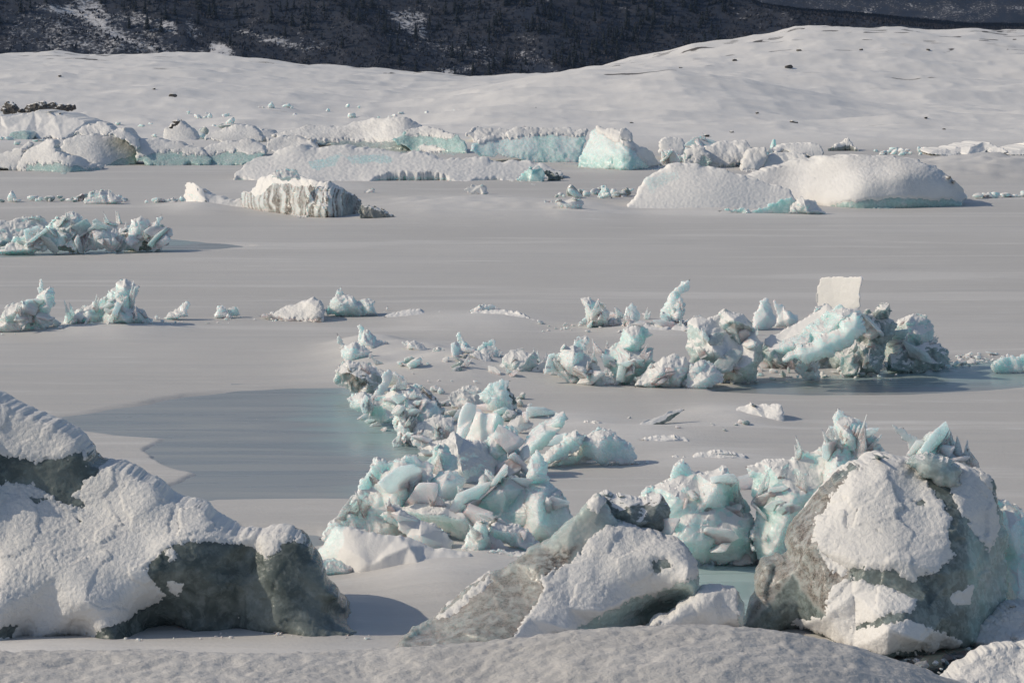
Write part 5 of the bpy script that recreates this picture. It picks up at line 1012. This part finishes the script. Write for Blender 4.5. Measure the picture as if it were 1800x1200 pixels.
# ---- broken plates and splinters resting on the heaps, dropped onto whatever surface is there
bpy.context.view_layer.update(); DG[0] = bpy.context.evaluated_depsgraph_get()
def SL(label, group, reg, n, size, st='slab,wslab', seed=0, heap=.5): chunks(label, group, reg, n, size, st, heap=0, seed=seed, onto=True)
SL('tilted slab of broken ice in the crest of the pressure ridge', 'tilted slabs in the pressure ridge', "600,700 640,660 760,690 840,690 900,720 1000,740 1000,800 880,830 800,800 700,740", 20, (28, 70), seed=51, heap=.5)
SL('small tilted slab along the pond side of the ridge', 'slabs at the pond side of the ridge', "600,700 650,720 700,740 780,790 760,810 690,780 640,740", 14, (16, 40), seed=52, heap=.2)
SL('tilted slab of pale ice in the teal heap', 'tilted slabs in the teal heap', "600,930 650,830 740,810 940,830 1000,900 960,950 830,960 700,940", 13, (30, 84), seed=53, heap=.9)
SL('tilted slab of pale ice beside the large teal wall', 'slabs by the teal wall', "1140,940 1150,860 1260,840 1330,860 1380,830 1460,800 1440,860 1370,960 1300,980", 16, (26, 60), seed=54, heap=1.2)
SL('broken slab in the central row of shards', 'slabs in the central shard row', "620,650 700,620 830,620 940,640 1060,640 1130,610 1200,650 1180,675 1000,670 850,655", 20, (18, 46), seed=55, heap=.4)
SL('broken slab in the right jumble of ice', 'slabs in the right jumble', "1230,650 1240,580 1340,580 1500,560 1620,570 1660,630 1500,650 1300,660", 18, (22, 56), 'slab,gslab,gslab', seed=56, heap=1.1)
SL('broken slab on the left ice pile', 'slabs on the left ice pile', "0,440 20,420 120,385 270,395 295,425 200,438", 20, (18, 44), 'slab,wslab,gslab', seed=57, heap=.9)
SL('small broken slab in the left middle row', 'slabs in the left middle row', "0,578 60,530 92,540 95,570 120,565 210,520 260,565", 12, (16, 36), seed=58, heap=.5)
SL('broken slab in the glassy row of splinters', 'slabs in the glassy row', "1020,575 1050,545 1100,560 1200,550 1210,578", 12, (14, 34), seed=59, heap=.4)
SL('broken slab in the tumbled cluster of the far shore', 'slabs in the tumbled cluster', "1165,290 1170,255 1300,255 1420,280 1400,298", 18, (20, 44), 'slab,wslab', seed=60, heap=.6)
SL('splintered slab near the top of the spire behind the boulder iceberg', 'slabs behind the boulder iceberg', "1450,820 1470,740 1560,790 1640,770 1720,830 1600,830", 8, (36, 74), seed=61, heap=1.6)
SL('ice slab scrap lying between the boulder iceberg and the dark water', 'scraps by the dark water', "1560,1160 1640,1160 1790,1130 1790,1150 1620,1185", 9, (16, 40), 'wslab,gslab', seed=62, heap=.1)

def SP_(label, group, reg, n, size, st='spl_w,spl_t', seed=0, heap=.3): chunks(label, group, reg, n, size, st, heap=0, seed=seed, onto=True)
SP_('thin splinter of clear ice standing in the pressure ridge', 'splinters in the pressure ridge', "600,690 640,650 760,690 840,680 900,700 1000,740 1100,790 1000,810 880,830 760,820 700,740", 14, (20, 46), seed=91, heap=.4)
SP_('thin splinter of clear ice standing in the teal heap', 'splinters in the teal heap', "600,920 650,820 740,810 950,800 1000,900 960,940 830,950 700,930", 11, (26, 64), seed=92, heap=.8)
SP_('thin splinter of clear ice on top of the large teal blocks', 'splinters on the large teal blocks', "1140,900 1190,830 1300,840 1320,900 1310,840 1400,800 1470,760 1440,850 1360,900", 6, (30, 60), seed=93, heap=1.5)
SP_('thin splinter of clear ice behind the boulder iceberg', 'splinters behind the boulder iceberg', "1440,820 1470,740 1560,790 1620,790 1700,790 1740,850 1600,815 1500,830", 9, (40, 95), seed=94, heap=1.1)
SP_('thin splinter of clear ice in the central shard row', 'splinters in the central shard row', "600,640 700,610 760,630 840,620 940,630 1000,630 1100,600 1180,640 1190,670 1000,665 850,655", 20, (16, 44), seed=95)
SP_('thin splinter of clear ice in the right jumble', 'splinters in the right jumble', "1215,620 1240,570 1340,580 1400,570 1520,560 1640,570 1665,630 1500,650 1300,655", 16, (18, 44), seed=96, heap=.9)
SP_('thin splinter of clear ice on the left pile', 'splinters on the left pile', "0,435 20,420 120,380 260,395 295,420 200,432", 22, (16, 40), seed=97, heap=.5)
SP_('thin splinter of clear ice in the left middle row', 'splinters in the left middle row', "0,575 60,530 92,540 95,560 120,560 215,505 260,560", 16, (16, 40), seed=98)
SP_('thin splinter of clear ice in the glassy row', 'splinters in the glassy row', "1025,570 1050,545 1100,560 1200,540 1210,572", 14, (14, 40), seed=99)
SP_('thin splinter of ice in the tumbled cluster', 'splinters in the tumbled cluster', "1165,285 1170,250 1300,255 1420,275 1400,295", 14, (20, 40), seed=100)
